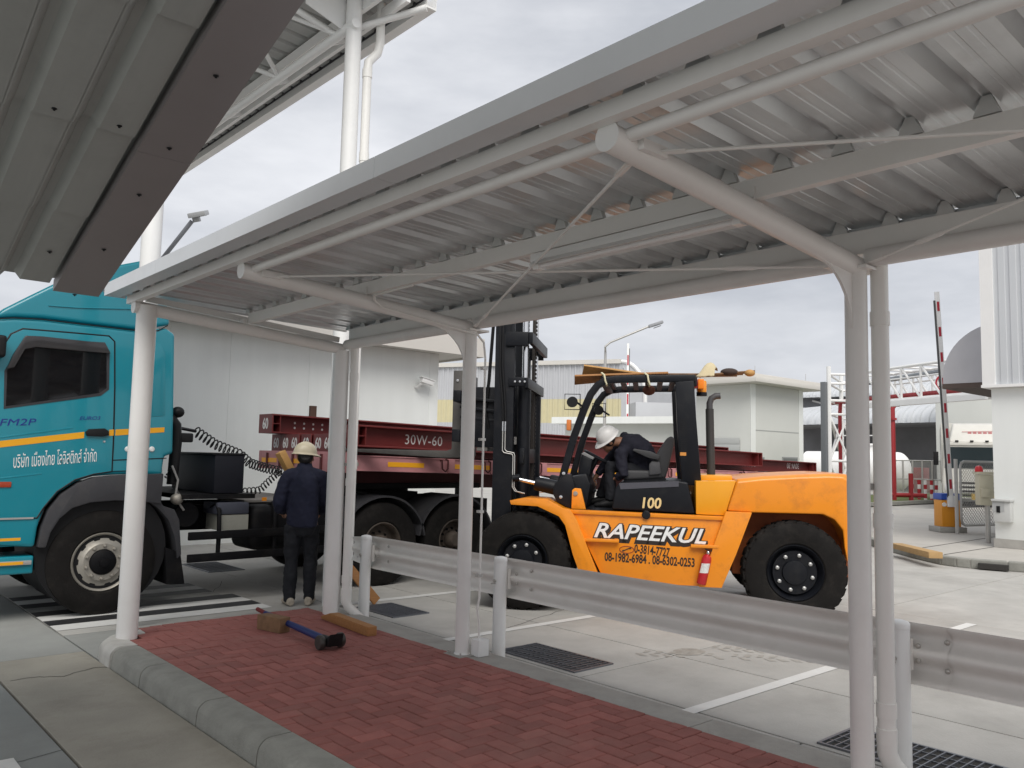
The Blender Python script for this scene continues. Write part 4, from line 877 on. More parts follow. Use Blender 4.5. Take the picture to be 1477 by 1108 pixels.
# ================================================================== FORKLIFT
FWD = Vector((-.62887, .77751, 0)); LFT = Vector((-.77751, -.62887, 0))
FO = Vector((6.043, 6.577, 0))-LFT*1.05
fk = Thing('forklift', 'orange and black heavy forklift lettered RAPEEKUL reaching under the beams', 'forklift', FO, math.atan2(FWD.y, FWD.x))
def FQ(px, py, l):
    d = ray(px, py); t = (l-(CPOS-FO).dot(LFT))/d.dot(LFT); p = CPOS+d*t-FO
    return Vector((p.dot(FWD), l, p.z))
def FPR(pts, l, depth, zmin=None):
    q = [FQ(x, y, l) for x, y in pts]
    if zmin is not None: q = [Vector((v.x, v.y, max(v.z, zmin))) for v in q]
    return MB().prism(q, (0, -depth, 0))
# wheels: dual in front, single behind
SH = .525
for l, sd_ in ((1.05, 1), (-1.05, -1)):
    wheel(fk, (0, l, .52), .505, .26, .275, (0, sd_, 0), style='fork', treads=26)
    wheel(fk, (0, l-sd_*.33, .52), .505, .26, .275, (0, sd_, 0), style='fork', treads=26)
    wheel(fk, (-2.80, l, .515), .50, .27, .285, (0, sd_, 0), style='fork', treads=28)
fk.part('front_axle', MB().bx(-.2, .2, -.5, .5, .35, .75), FBLACK, bevel=.04); fk.part('rear_axle', MB().bx(-2.9, -2.7, -.8, .8, .42, .62), FBLACK, bevel=.03)
# front fender
fd = [(735, 722), (757, 718), (788, 719.5), (812, 733), (822, 735), (831, 748), (864, 832), (874, 862), (848, 862), (826, 800), (815, 758), (806, 745), (775, 730.5), (737, 728)]
fk.part('fender', FPR(fd, 1.06, .03), ORANGE, bevel=.006)
top = [FQ(x, y, 1.03) for x, y in ((735, 722.5), (757, 718.5), (788, 720), (812, 733.5), (822, 736), (831, 749), (864, 833))]
b = MB().loft([[p for p in top], [Vector((p.x, .5, p.z)) for p in top]], False); b.loft([[p-Vector((0, 0, .015)) for p in top], [Vector((p.x, .5, p.z-.015)) for p in top]], False); fk.part('fender_top', b, ORANGE, smooth=20)
b = MB().loft([[Vector((p.x, -1.03, p.z)) for p in top], [Vector((p.x, -.5, p.z)) for p in top]], False); fk.part('fender_top', b, ORANGE, smooth=20)
# side panels with sunken field
sp = [(822, 735), (1044, 745), (1020, 848), (1014, 872), (872, 862)]
side = fk.part('side_panel', FPR(sp, .97, .06, .33), ORANGE, bevel=.006)
s2 = [(822, 735), (1047, 745.5), (1043, 751), (824, 741)]; fk.part('side_panel_lip', FPR(s2, .992, .03), ORANGE, bevel=.006)
fk.part('side_panel', MB().prism([(v.x, -.91, v.z) for v in [FQ(x, y, .97) for x, y in sp]], (0, -.06, 0)), ORANGE, bevel=.006)
fk.part('inner_tank', MB().bx(FQ(1030, 800, .9).x, FQ(850, 800, .9).x, -.9, .9, .38, 1.02), FBLACK)
for a_, b_ in (((838, 777), (893, 784)), ((996, 786), (1036, 793))):
    p, q = FQ(*a_, .97), FQ(*b_, .97); fk.part('step_plate', MB().bx(p.x, q.x, .97, 1.035, p.z-.022, p.z+.01), ORANGE, bevel=.006)
pl_ = [(1047, 738), (1085, 739.5), (1062, 800), (1041, 853), (1036, 868), (1008, 862)]
fk.part('rear_pillar', FPR(pl_, 1.03, .10, .33), ORANGE, bevel=.008); fk.part('rear_pillar', MB().prism([(v.x, -.93, max(v.z, .33)) for v in [FQ(x, y, 1.03) for x, y in pl_]], (0, -.10, 0)), ORANGE, bevel=.008)
lipb = FQ(870, 838, .97); fk.part('lower_lip', MB().bar(FQ(866, 846, .985), FQ(1018, 858, .985), .03, .03), ORANGE, bevel=.004)
# counterweight with wheel arches
cw = [(1063, 691), (1100, 687), (1150, 684.5), (1195, 683), (1222, 684), (1237, 692), (1243, 715), (1244, 770), (1240, 812), (1229, 812), (1225, 790), (1216, 765), (1204, 750), (1187, 742), (1085, 739.5), (1049, 737)]
q = [FQ(x, y, .96) for x, y in cw]
# loft across the width so that upper shoulders draw in
def cwring(l, sc, top):
    return [Vector((v.x, l, v.z+(top if v.z > 1.38 else 0))) for v in q]
b = MB().loft([[Vector((v.x+(.05 if v.x < -3.3 else 0), .96, v.z-(.03 if v.z > 1.42 else 0))) for v in q], [Vector((v.x, .90, v.z)) for v in q], [Vector((v.x, .35, v.z+(.008 if v.z > 1.42 else 0))) for v in q], [Vector((v.x, -.35, v.z+(.008 if v.z > 1.42 else 0))) for v in q], [Vector((v.x, -.90, v.z)) for v in q], [Vector((v.x+(.05 if v.x < -3.3 else 0), -.96, v.z-(.03 if v.z > 1.42 else 0))) for v in q]], True, True)
fk.part('counterweight', b, ORANGE, bevel=.022, seg=3, smooth=35)
fk.part('counterweight_core', MB().bx(q[8].x, FQ(1060, 760, .9).x, -.58, .58, .42, 1.15), mat('wheel_well_orange', (.30, .07, .008), .6, var=.2, dirt=.5, dcol=(.05, .025, .01), dscale=5), bevel=.03)
p = FQ(1172, 689, .5); fk.part('lifting_eye', MB().lathe([(.045, 0), (.04, .006), (.001, .007)], (p.x, .35, q[2].z+.012), (0, 0, 1), 16), FBLACK)
hd = [(1003.5, 694), (1062, 693.5), (1046, 744), (1004, 742)]; fk.part('hood_panel', FPR(hd, .93, 1.86), ORANGE2, bevel=.012, seg=2)
lr = FQ(1060, 690, .93); fk.part('hood_top', MB().bx(FQ(1061, 690, .9).x, FQ(1004, 690, .9).x, -.6, .6, q[0].z-.05, q[0].z+.03), ORANGE2, bevel=.02, seg=2)
# dark engine cover with the capacity number
ec = [(893, 697), (930, 695.5), (979, 694), (992, 696), (1003, 742), (940, 738), (882, 735), (887, 705)]
cov = fk.part('engine_cover', FPR(ec, .90, 1.8), FBLACK, bevel=.02, seg=3)
lip_ = [(893, 697), (979, 694), (979, 702), (895, 706)]; fk.part('cover_trim', FPR(lip_, .906, .02), mat('grey_trim', (.07, .07, .085), .4), parent=cov)
p = FQ(938, 726.5, .91); GOLD = mat('gold_lettering', (.72, .55, .26), .5)
XD = Vector((-1, 0, 0)); UP = Vector((0, 0, 1))
lettering('number', '100', .155, GOLD, cov, (p.x, .9035, p.z), (-1, 0, .0), UP, shear=.12, sx=.95, offset=.004)
c = FQ(932, 743, 1.0); fk.part('fuel_cap', MB().lathe([(.045, 0), (.045, .05), (.035, .06), (.001, .062)], (c.x, .95, c.z), (0, 1, 0), 18), FBLACK)
# RAPEEKUL and the telephone numbers
p0, p1 = FQ(857, 766, .97), FQ(1019, 776, .97); mid = (p0+p1)/2; wdt = (p0-p1).length
def fit(o, width, org, xdir, up):
    """scale lettering mesh along its writing direction to a width"""
    xd = Vector(xdir).normalized(); vs = o.data.vertices; pr = [(v.co-Vector(org)).dot(xd) for v in vs]; a, b = min(pr), max(pr); k = width/(b-a)
    for v, t in zip(vs, pr): v.co += xd*((t-(a+b)/2)*k-t)
xd = (p1-p0).normalized(); upd = Vector((xd.z, 0, -xd.x)); upd = upd if upd.z > 0 else -upd
org = Vector((mid.x, .9715, mid.z))
for (mt, offs, dn, yy, wx) in ((TXTK, .022, -.022, .9705, 1.035), (TXTK, .016, 0, .9715, 1.03), (TXTW, .004, .004, .9735, 1.0)):
    o = lettering('lettering', 'RAPEEKUL', .215, mt, side, org+Vector((-.012 if dn < 0 else 0, yy-.9715, dn)), xd, upd, shear=.32, offset=offs, extr=.0006); fit(o, wdt*wx, org, xd, upd)
CH2 = mat('letter_shading', (.10, .12, .16), .5)
for (txt, pa, pb, hh) in (('0-3814-7727', (915, 792), (966, 798), .125), ('08-1982-6984 . 08-6302-0253', (872, 803.5), (1002, 812.5), .125)):
    a, b = FQ(*pa, .97), FQ(*pb, .97); m_ = (a+b)/2; x2 = (b-a).normalized(); u2 = Vector((x2.z, 0, -x2.x)); u2 = u2 if u2.z > 0 else -u2; og = Vector((m_.x, .9715, m_.z))
    o = lettering('phone_number', txt, hh, TXTK, side, og, x2, u2, extr=.0006, offset=.0035); fit(o, (b-a).length, og, x2, u2)
c = FQ(904, 793, .97); rng = []
DRED = mat('red_ring', (.25, .03, .005), .6)
fk.part('phone_symbol', MB().tube([(c.x+.075*math.cos(t), .972, c.z+.036*math.sin(t)) for t in [2*math.pi*i/24 for i in range(25)]], .004, 6), DRED, parent=side)
fk.part('phone_symbol', MB().tube([(c.x-.045, .972, c.z+.018), (c.x-.02, .972, c.z+.014), (c.x+.02, .972, c.z-.006), (c.x+.045, .972, c.z-.014)], [.010, .005, .005, .010], 8), TXTK, parent=side)
# floor, cowl and front bracket
fl0, fl1 = FQ(884, 736, .9), FQ(818, 734, .9)
fk.part('floor_plate', MB().bx(fl0.x-.05, fl1.x+.05, -.9, .9, fl1.z-.06, fl1.z-.01), FBLACK)
br = [(806, 692), (812, 684), (824, 684), (829, 700), (825, 735), (803, 724), (797, 712), (800, 697)]
for l in (.80, -.62): fk.part('tilt_bracket', FPR([(x, y) for x, y in br], .80, .10) if l > 0 else MB().prism([(FQ(x, y, .80).x, -.70, FQ(x, y, .80).z) for x, y in br], (0, -.10, 0)), FBLACK, bevel=.012)
for px, py in ((813, 683), (809, 717)): c = FQ(px, py, .81); fk.part('bolt', MB().lathe([(.02, 0), (.018, .012), (.001, .014)], (c.x, .80, c.z), (0, 1, 0), 10), CHROME)
ob = [(825, 707), (829, 704), (838, 705), (845, 735), (824, 734)]; fk.part('orange_bracket', FPR(ob, .84, .05), ORANGE, bevel=.008)
c = FQ(830, 712, .85); fk.part('pivot_pin', MB().lathe([(.026, 0), (.024, .012), (.001, .014)], (c.x, .84, c.z), (0, 1, 0), 12), SILVER)
cl = [(808, 690), (846, 683), (852, 700), (846, 733), (800, 727)]; fk.part('front_cowl', FPR(cl, .62, 1.24), FBLACK, bevel=.03, seg=2)
ds = [(832, 688), (838, 655), (855, 662), (850, 690), (846, 702), (834, 702)]; fk.part('dashboard', FPR(ds, .35, .55), FBLACK, bevel=.03, seg=2)
fk.part('gauge_panel', FPR([(838, 655), (842, 652), (857, 660), (855, 663)], .34, .5), mat('gauge_grey', (.25, .25, .25), .4), bevel=.004)
a_, b_ = FQ(846, 690, .1), FQ(862, 660, .1)
fk.part('steering_column', MB().tube([a_, b_], .03, 10), FBLACK); d_ = (b_-a_).normalized(); x_ = d_.orthogonal().normalized(); y_ = d_.cross(x_)
fk.part('steering_wheel', MB().tube([b_+(x_*math.cos(t)+y_*math.sin(t))*.17 for t in [2*math.pi*i/24 for i in range(25)]], .015, 8), FBLACK)
for k in range(3): c = FQ(838+k*7, 712, .3); fk.part('pedal', MB().box((c.x, .25-k*.18, c.z), (.09, .08, .03), Matrix.Rotation(.6, 3, 'Y')), FBLACK, bevel=.006)
for k in range(4): c = FQ(848, 672, -.2); fk.part('lever', MB().tube([(c.x+.02, -.25-k*.08, c.z-.2), (c.x-.06, -.25-k*.08, c.z+.05)], .009, 8), FBLACK)
# seat
SEAT = mat('seat_vinyl', (.045, .045, .048), .6, bump=.15, bscale=80)
st = fk.part('seat_cushion', FPR([(897, 684), (905, 678), (950, 679), (956, 690), (900, 693)], .30, .56), SEAT, bevel=.03, seg=3)
fk.part('backrest', FPR([(944, 688), (940, 668), (950, 650), (962, 632), (968, 629), (973, 632), (972, 644), (966, 668), (960, 690)], .28, .52), SEAT, bevel=.035, seg=3)
fk.part('armrest', FPR([(912, 650), (914, 647), (938, 651), (952, 657), (950, 664), (936, 661)], .36, .09), SEAT, bevel=.02, seg=2); fk.part('armrest', FPR([(912, 650), (914, 647), (938, 651), (952, 657), (950, 664), (936, 661)], -.27, .09), SEAT, bevel=.02, seg=2)
fk.part('seat_hinge', FPR([(936, 670), (940, 665), (952, 666), (954, 684), (936, 686)], .33, .05), mat('seat_grey', (.075, .075, .08), .55), bevel=.02, seg=2)
fk.part('seat_base', FPR([(900, 691), (960, 689), (962, 697), (898, 699)], .28, .54), FBLACK)
# overhead guard
def guard(l):
    path = [FQ(x, y, .66) for x, y in ((808, 702), (816, 672), (828, 630), (842, 592), (852, 569), (862, 556), (874, 549.5), (890, 547.5), (940, 546.5), (1003, 546))]
    path = [Vector((p.x, l, p.z)) for p in path]; rings = []
    for i, p in enumerate(path):
        d = (path[min(i+1, len(path)-1)]-path[max(i-1, 0)]).normalized(); n = Vector((-d.z, 0, d.x)); w = .042; h = .040
        rings.append([p+n*h+Vector((0, w, 0)), p-n*h+Vector((0, w, 0)), p-n*h-Vector((0, w, 0)), p+n*h-Vector((0, w, 0))])
    fk.part('guard_leg', MB().loft(rings, True, True), FBLACK, bevel=.014, seg=2)
    rp_ = [FQ(x, y, .70) for x, y in ((974, 551), (1001, 549), (1004, 600), (1012, 700), (984, 700), (977, 620))]
    o = fk.part('guard_pillar', MB().prism([Vector((p.x, l+.05, p.z)) for p in rp_], (0, -.12, 0)), FBLACK, bevel=.012, seg=2)
    if l > 0:
        for k in range(16):
            if k == 8: continue
            c = FQ(986, 606+k*3.1, .71); fk.part('vent_slot', MB().bx(c.x-.035, c.x+.035, l+.0495, l+.0525, c.z-.005, c.z+.004), BLACK, parent=o)
        c = FQ(987, 655, .71); fk.part('side_reflector', MB().bx(c.x-.02, c.x+.045, l+.0495, l+.056, c.z-.018, c.z+.018), mat('amber_reflector', (.6, .25, .05), .3), parent=o)
guard(.66); guard(-.66)
ra, rb = FQ(874, 547, .66), FQ(1003, 546, .66); zr = ra.z
for k in range(7): x = ra.x+(rb.x-ra.x)*(k+.3)/7; fk.part('guard_roof_bar', MB().bx(x-.03, x+.03, -.62, .62, zr-.02, zr+.02), FBLACK)
fk.part('guard_crossbar', MB().bx(rb.x-.02, rb.x+.07, -.66, .66, zr-.07, zr+.04), FBLACK, bevel=.01); fk.part('guard_crossbar', MB().bx(ra.x-.03, ra.x+.06, -.66, .66, zr-.06, zr+.03), FBLACK, bevel=.01)
# tail lamps and beacon at the rear of the guard
c = FQ(998, 553, .6); tl = fk.part('tail_lamp', MB().bx(c.x-.06, c.x+.0, .48, .62, c.z-.05, c.z+.05), mat('red_lens', (.45, .02, .02), .2), bevel=.008)
fk.part('indicator_lamp', MB().bx(c.x-.13, c.x-.065, .48, .62, c.z-.06, c.z+.05), mat('orange_lens', (.85, .22, .01), .2), bevel=.01)
c2 = FQ(1009, 556, .55); fk.part('beacon', MB().lathe([(.05, -.07), (.055, -.05), (.055, .04), (.045, .06), (.001, .065)], (c2.x-.03, .45, c2.z), (0, 0, 1), 18), mat('beacon_amber', (.75, .28, .02), .15))
fk.part('beacon_base', MB().lathe([(.058, -.11), (.058, -.07), (.001, -.07)], (c2.x-.03, .45, c2.z), (0, 0, 1), 18), FBLACK)
# exhaust stack
e = [FQ(x, y, .30) for x, y in ((1026, 694), (1024.5, 640), (1023.5, 590), (1023.5, 582), (1026, 575), (1032, 571.5), (1039, 571))]
fk.part('exhaust_stack', MB().tube(e[:3], .046, 18), mat('exhaust_black', (.03, .03, .03), .6, var=.2)); fk.part('exhaust_tip', MB().tube(e[2:], .036, 16), mat('exhaust_grey', (.06, .06, .065), .5))
# mirrors and work lamps on the front legs
for px, py, l in ((826, 580, .78), (864, 592, -.55)):
    c = FQ(px, py, l); o = fk.part('work_lamp', MB().lathe([(.06, 0), (.058, .05), (.035, .075), (.001, .08)], (c.x, l+.02, c.z), (.25, -1, 0), 18), BLACK)
    s_ = .085; fk.part('lamp_guard', MB().tube([(c.x-s_, l+.03, c.z-s_), (c.x+s_, l+.03, c.z-s_), (c.x+s_, l+.03, c.z+s_), (c.x-s_, l+.03, c.z+s_), (c.x-s_, l+.03, c.z-s_)], .006, 6), BLACK, parent=o)
    fk.part('lamp_bracket', MB().tube([(c.x-.04, l-.03, c.z), (c.x-.13, l-(.1 if l > 0 else -.03), c.z-.06)], .012, 6), BLACK, parent=o)
c = FQ(824, 612, .74); fk.part('turn_signal', MB().bx(c.x, c.x+.05, .70, .78, c.z-.07, c.z+.05), mat('orange_side_lens', (.65, .2, .05), .3), bevel=.01)
# tilt cylinder
for l in (.70, -.70):
    a_, b_, c_ = FQ(742, 690, .7), FQ(772, 697, .7), FQ(812, 706, .7); a_.y = b_.y = c_.y = l
    fk.part('tilt_rod', MB().tube([a_, b_], .022, 12), CHROME); fk.part('tilt_cylinder', MB().tube([b_, b_.lerp(c_, .08), c_], [.07, .078, .085], 18), FBLACK)
    fk.part('rod_clevis', MB().tube([a_+Vector((.02, 0, 0)), a_-Vector((.06, 0, -.01))], .04, 12), FBLACK)
# mast: outer rails, inner rails, lift cylinders, chains, cross ties
def srange(pxa, pxb, py, l): return FQ(pxa, py, l).x, FQ(pxb, py, l).x
s0, s1 = srange(711, 739, 650, .68)
ZM = FQ(760, 490, .3).z
for sg in (1, -1):
    l = .66*sg
    b = MB().bx(s1, s0, l-.02, l+.02, .16, ZM).bx(s0-.03, s0, l-sg*.02-(sg*.07 if sg > 0 else 0), l-sg*.02+(0 if sg > 0 else .07), .16, ZM).bx(s1, s1+.03, min(l-sg*.02, l-sg*.09), max(l-sg*.02, l-sg*.09), .16, ZM)
    fk.part('outer_rail', b, FBLACK, bevel=.006)
    li = .56*sg; b = MB().bx(s1+.02, s0+.02, li-.015, li+.015, .75, ZM+.85).bx(s1+.02, s1+.06, li-.05, li+.05, .75, ZM+.85); fk.part('inner_rail', b, FBLACK, bevel=.006)
    lc = .46*sg; sc_ = s1-.09
    fk.part('lift_cylinder', MB().tube([(sc_, lc, .3), (sc_, lc, 2.45)], .078, 18), FBLACK); fk.part('lift_rod', MB().tube([(sc_, lc, 2.45), (sc_, lc, ZM+.8)], .032, 14), CHROME)
    for dl in (.11, .17):
        ch = fk.part('lift_chain', MB().bx(sc_-.015, sc_+.02, lc-sg*dl-.017, lc-sg*dl+.017, 1.3, ZM+.8), mat('oiled_chain', (.025, .02, .017), .5, var=.4, vscale=40))
    z = 1.4; b = MB()
    while z < ZM+.78: b.tube([(sc_-.02, lc-sg*.11, z), (sc_-.02, lc-sg*.11+.001, z+.03)], .012, 6); z += .05
    o = fk.part('chain_links', b, MATS['oiled_chain']); o['kind'] = 'stuff'
fk.part('cross_tie', MB().bx(s1-.21, s1-.16, -.70, .70, ZM-.10, ZM+.03), FBLACK, bevel=.008); 
for sg in (1, -1): fk.part('tie_arm', MB().bx(s1-.16, s1+.10, sg*.69-.025, sg*.69+.025, ZM-.13, ZM+.03), FBLACK, bevel=.008); fk.part('tie_arm', MB().bx(s1-.13, s1+.06, sg*.69-.02, sg*.69+.02, 2.42, 2.52), FBLACK, bevel=.008)
fk.part('cross_tie', MB().bx(s1-.17, s1-.13, -.70, .70, 2.40, 2.52), FBLACK, bevel=.008); fk.part('cross_tie', MB().bx(s1-.15, s1-.10, -.66, .66, .55, .8), FBLACK, bevel=.008); fk.part('cross_tie', MB().bx(s1-.12, s1-.08, -.66, .66, 1.55, 1.72), FBLACK, bevel=.008)
fk.part('cross_tie', MB().bx(s1+.03, s0, -.56, .56, ZM+.70, ZM+.84), FBLACK, bevel=.008)
for k in range(3): fk.part('tie_bolt', MB().lathe([(.014, 0), (.012, .01), (.001, .012)], (s1-.02-k*.055, .715, 2.47), (0, 1, 0), 8), CHROME)
fk.part('mast_foot', MB().bx(s1-.12, s0, -.72, .72, .18, .42), FBLACK, bevel=.02)
# hydraulic pipes on the near rail
z_ = lambda py: FQ(726, py, .69).z
for k in range(2):
    sA, sB = FQ(725+k*3.5, 640, .69).x, FQ(740+k*2.5, 660, .69).x
    fk.part('hydraulic_pipe', MB().tube([(sA, .70, z_(608)), (sA, .70, z_(650-k*2)), (sA-.02, .70, z_(653-k*2)), (sB+.01, .70, z_(655-k*2)), (sB, .70, z_(658-k)), (sB, .70, z_(702)), (sB-.03, .70, z_(708)), (sB-.12, .68, z_(711))], .006, 8), STEELG)
    sh_ = FQ(722+k*4, 500, .69).x; fk.part('hydraulic_hose', MB().tube([(sA, .70, z_(608)), (sA+.005, .71, z_(585)), (sh_, .70, z_(530)), (sh_+.01, .69, ZM+.3)], .011, 8), BLACK)
    fk.part('pipe_union', MB().tube([(sA, .70, z_(622)), (sA, .70, z_(606))], .010, 8), CHROME)
# carriage and forks
s2 = s0+.10
fa, fb = FQ(669, 560, .30).x, FQ(656, 560, .30).x
zf = zt(6.3)+.105-.012
for z0, z1 in ((zf+.10, zf+.24), (zf+.55, zf+.68)): fk.part('carriage_bar', MB().bx(fa-.09, fa, -.85, .85, z0, z1), FBLACK, bevel=.01)
for sg in (1, -1):
    fk.part('carriage_plate', MB().bx(s0-.02, fa-.05, sg*.44-.02, sg*.44+.02, zf+.05, zf+.75), FBLACK, bevel=.01)
    fk.part('carriage_roller', MB().tube([(s0-.06, sg*.46, zf+.15), (s0-.06, sg*.52, zf+.15)], .05, 14), STEELG)
    lf = .30 if sg > 0 else -.42
    FSTEEL = mat('worn_fork_steel', (.085, .08, .075), .6, metal=.3, var=.25, vscale=8, dirt=.3)
    fo_ = fk.part('fork', MB().prism([(fa, lf+.085, zf+.95), (fb, lf+.085, zf+.95), (fb, lf+.085, zf+.02), (fb+.06, lf+.085, zf), (fb+1.55, lf+.085, zf), (fb+1.55, lf+.085, zf-.02), (fb+.1, lf+.085, zf-.085), (fa+.02, lf+.085, zf-.08), (fa, lf+.085, zf-.05)], (0, -.17, 0)), FSTEEL, bevel=.008)
    for zz in (zf+.68, zf+.83): fk.part('fork_bolt', MB().lathe([(.018, 0), (.015, .012), (.001, .014)], ((fa+fb)/2, lf+.085, zz), (0, 1, 0), 10), CHROME, parent=fo_)
# near backrest post of the carriage
bp_ = FQ(690, 540, .62).x
fk.part('hose_guide', MB().tube([(s0+.06, .5, ZM+.2), (s0+.10, .5, 2.5), (s0+.14, .48, 2.15), (s0+.1, .46, 1.95)], .02, 8), BLACK)
for k in range(4): c = FQ(698, 580+k*14, .4); fk.part('side_shift_bar', MB().bar((s0-.02, .5-k*.03, c.z), (fa, .5-k*.03, c.z+.05), .05, .035), FBLACK, bevel=.008)
# timber packing block on the forks' heel
c = FQ(698, 624, .35)
pk = MB().box((0, 0, 0), (.16, .5, .22)); 
rot = Matrix.Rotation(math.atan2(FWD.y, FWD.x), 3, 'Z')
def fworld(v): return FO+FWD*v[0]+LFT*v[1]+Vector((0, 0, v[2]))
b = MB().box(fworld((c.x, .2, zf+.125)), (.13, .5, .24), rot)
solid('packing_block', b, mat('grey_packing', (.16, .15, .14), .95, var=.35, vscale=12, bump=.5, bscale=30), 'rough grey packing block wedged between the mast and the lifted beam', 'block', bevel=.01)
# extinguisher standing on the forklift ledge
a_, b_ = FQ(1011, 842, 1.0), FQ(1021, 797, 1.0); a_.y = b_.y = 1.025; A = fworld(a_); B = fworld(b_); d = (B-A).normalized()
fe = Thing('fire_extinguisher', 'small red fire extinguisher leaning on the side of the orange forklift', 'extinguisher', A)
RED = mat('extinguisher_red', (.45, .012, .02), .3, coat=.3)
fe.part('cylinder', MB().lathe([(.001, 0), (.045, 0), (.05, .012), (.05, .26), (.042, .29), (.02, .305), (.018, .315)], A, d, 22), RED)
fe.part('valve', MB().lathe([(.018, .312), (.02, .335), (.012, .345), (.001, .346)], A, d, 12), CHROME)
side_ = LFT
fe.part('handle', MB().bar(A+d*.345-FWD*.035, A+d*.365+FWD*.035, .018, .012), BLACK, bevel=.003)
rings = []
for h in (.12, .22):
    g = []
    for k in range(9):
        an = rad(-55+110*k/8); g.append(A+d*h+(LFT*math.cos(an)+FWD*math.sin(an))*.0512)
    rings.append(g)
fe.part('paper_label', MB().loft(rings, False), mat('label_white', (.65, .65, .63), .6, var=.3, vscale=60))
# planks, sacking and ropes carried on the guard roof
def fsolid(name, mbl, m, label, cat, **k):
    mbl.v = [fworld(v) for v in mbl.v]; return solid(name, mbl, m, label, cat, **k)
zt_ = zr+.055
def plank(xa, la, za, xb, lb, zb, w, th, roll, m, label):
    a, c = Vector((xa, la, za)), Vector((xb, lb, zb)); d = (c-a).normalized(); y = Vector((0, 0, 1)).cross(d).normalized(); z = d.cross(y)
    def fr(p, r): yy = y*math.cos(r)+z*math.sin(r); zz = z*math.cos(r)-y*math.sin(r); return [p-yy*w/2-zz*th/2, p+yy*w/2-zz*th/2, p+yy*w/2+zz*th/2, p-yy*w/2+zz*th/2]
    fsolid('timber_plank', MB().loft([fr(a, roll), fr(a.lerp(c, .25), roll*.8), fr(c, roll*.2)], True, True), m, label, 'plank', bevel=.003)
plank(ra.x+.36, .55, zt_-.055, rb.x+.3, .42, zt_+.03, .19, .022, -.45, WOOD, 'flat brown plank overhanging the front of the forklift roof guard')
plank(ra.x+.30, .12, zt_+.10, rb.x+.5, .0, zt_+.045, .22, .022, -.5, WOODP, 'tilted orange plank with its end raised above the other plank on the forklift roof')
for k in range(4):
    fsolid('steel_bar', MB().tube([(rb.x+.45+.05*k, .05+.09*k, zt_+.02+.02*(k % 2)), (rb.x-.2, .10+.06*k, zt_+.045), (rb.x-.5-.06*k, .12+.05*k, zt_+.05+.012*k)], .014-.001*k, 8), WOOD2, ['thickest rusty bar sticking out behind the forklift roof', 'rusty bar with its tip under the folded sack on the forklift roof', 'thin rusty bar between two others behind the forklift roof', 'longest thin rusty bar sticking out behind the forklift roof'][k], 'bar', group='rusty bars on the forklift roof')
SACK = mat('sackcloth', (.55, .47, .30), .9, bump=.3, bscale=50, var=.15)
b = MB(); rings = []
for i in range(7):
    g = []
    for j in range(7):
        u, v = i/6, j/6; g.append(Vector((rb.x-.02-.20*u-.06*v, .42-.25*v, zt_+.008+.20*math.sin(math.pi*min(1, .02+.75*u))*(.35+.65*math.sin(math.pi*(.1+.8*v)))*v**.3+.02*abs(math.sin(7*u+4*v))*u)))
    rings.append(g)
b.loft(rings, False); b.loft([[p-Vector((0, 0, .008)) for p in g] for g in rings], False)
fsolid('folded_sack', b, SACK, 'crumpled pale sack on the back of the forklift roof', 'sack', smooth=80)
fsolid('wood_knob', MB().ellipsoid((rb.x-.62, .3, zt_+.06), (.06, .05, .04), n=10, k=7), WOODP, 'pale splintered wood end at the tip of the bars on the forklift roof', 'wood')
fsolid('glove_bundle', MB().ellipsoid((rb.x-.40, .25, zt_+.075), (.10, .07, .045), n=12, k=8), mat('dark_cloth', (.05, .035, .03), .9), 'dark cloth bundle lying on the bars behind the forklift roof', 'cloth')
ROPE = mat('pale_rope', (.62, .58, .40), .85)
for px, nm in ((872, 'pale rope tied round the front end of the forklift roof guard'), (934, 'pale rope tied round the middle of the forklift roof guard')):
    c = FQ(px, 548, .66); fsolid('rope_tie', MB().tube([(c.x+.03, .70, zr+.065), (c.x, .725, zr+.04), (c.x-.01, .722, zr-.02), (c.x-.025, .72, zr-.06), (c.x-.02, .60, zr-.07), (c.x, .585, zr-.02), (c.x+.02, .60, zr+.065), (c.x+.03, .70, zr+.065)], .011, 8), ROPE, nm, 'rope', smooth=60)
c = FQ(936, 563, .2); fsolid('hanging_cloth', MB().ellipsoid((c.x, .2, c.z), (.075, .05, .06), n=12, k=8), mat('rust_cloth', (.12, .045, .03), .9, bump=.4, bscale=30), 'rust brown rag bundle hanging under the forklift roof', 'cloth')
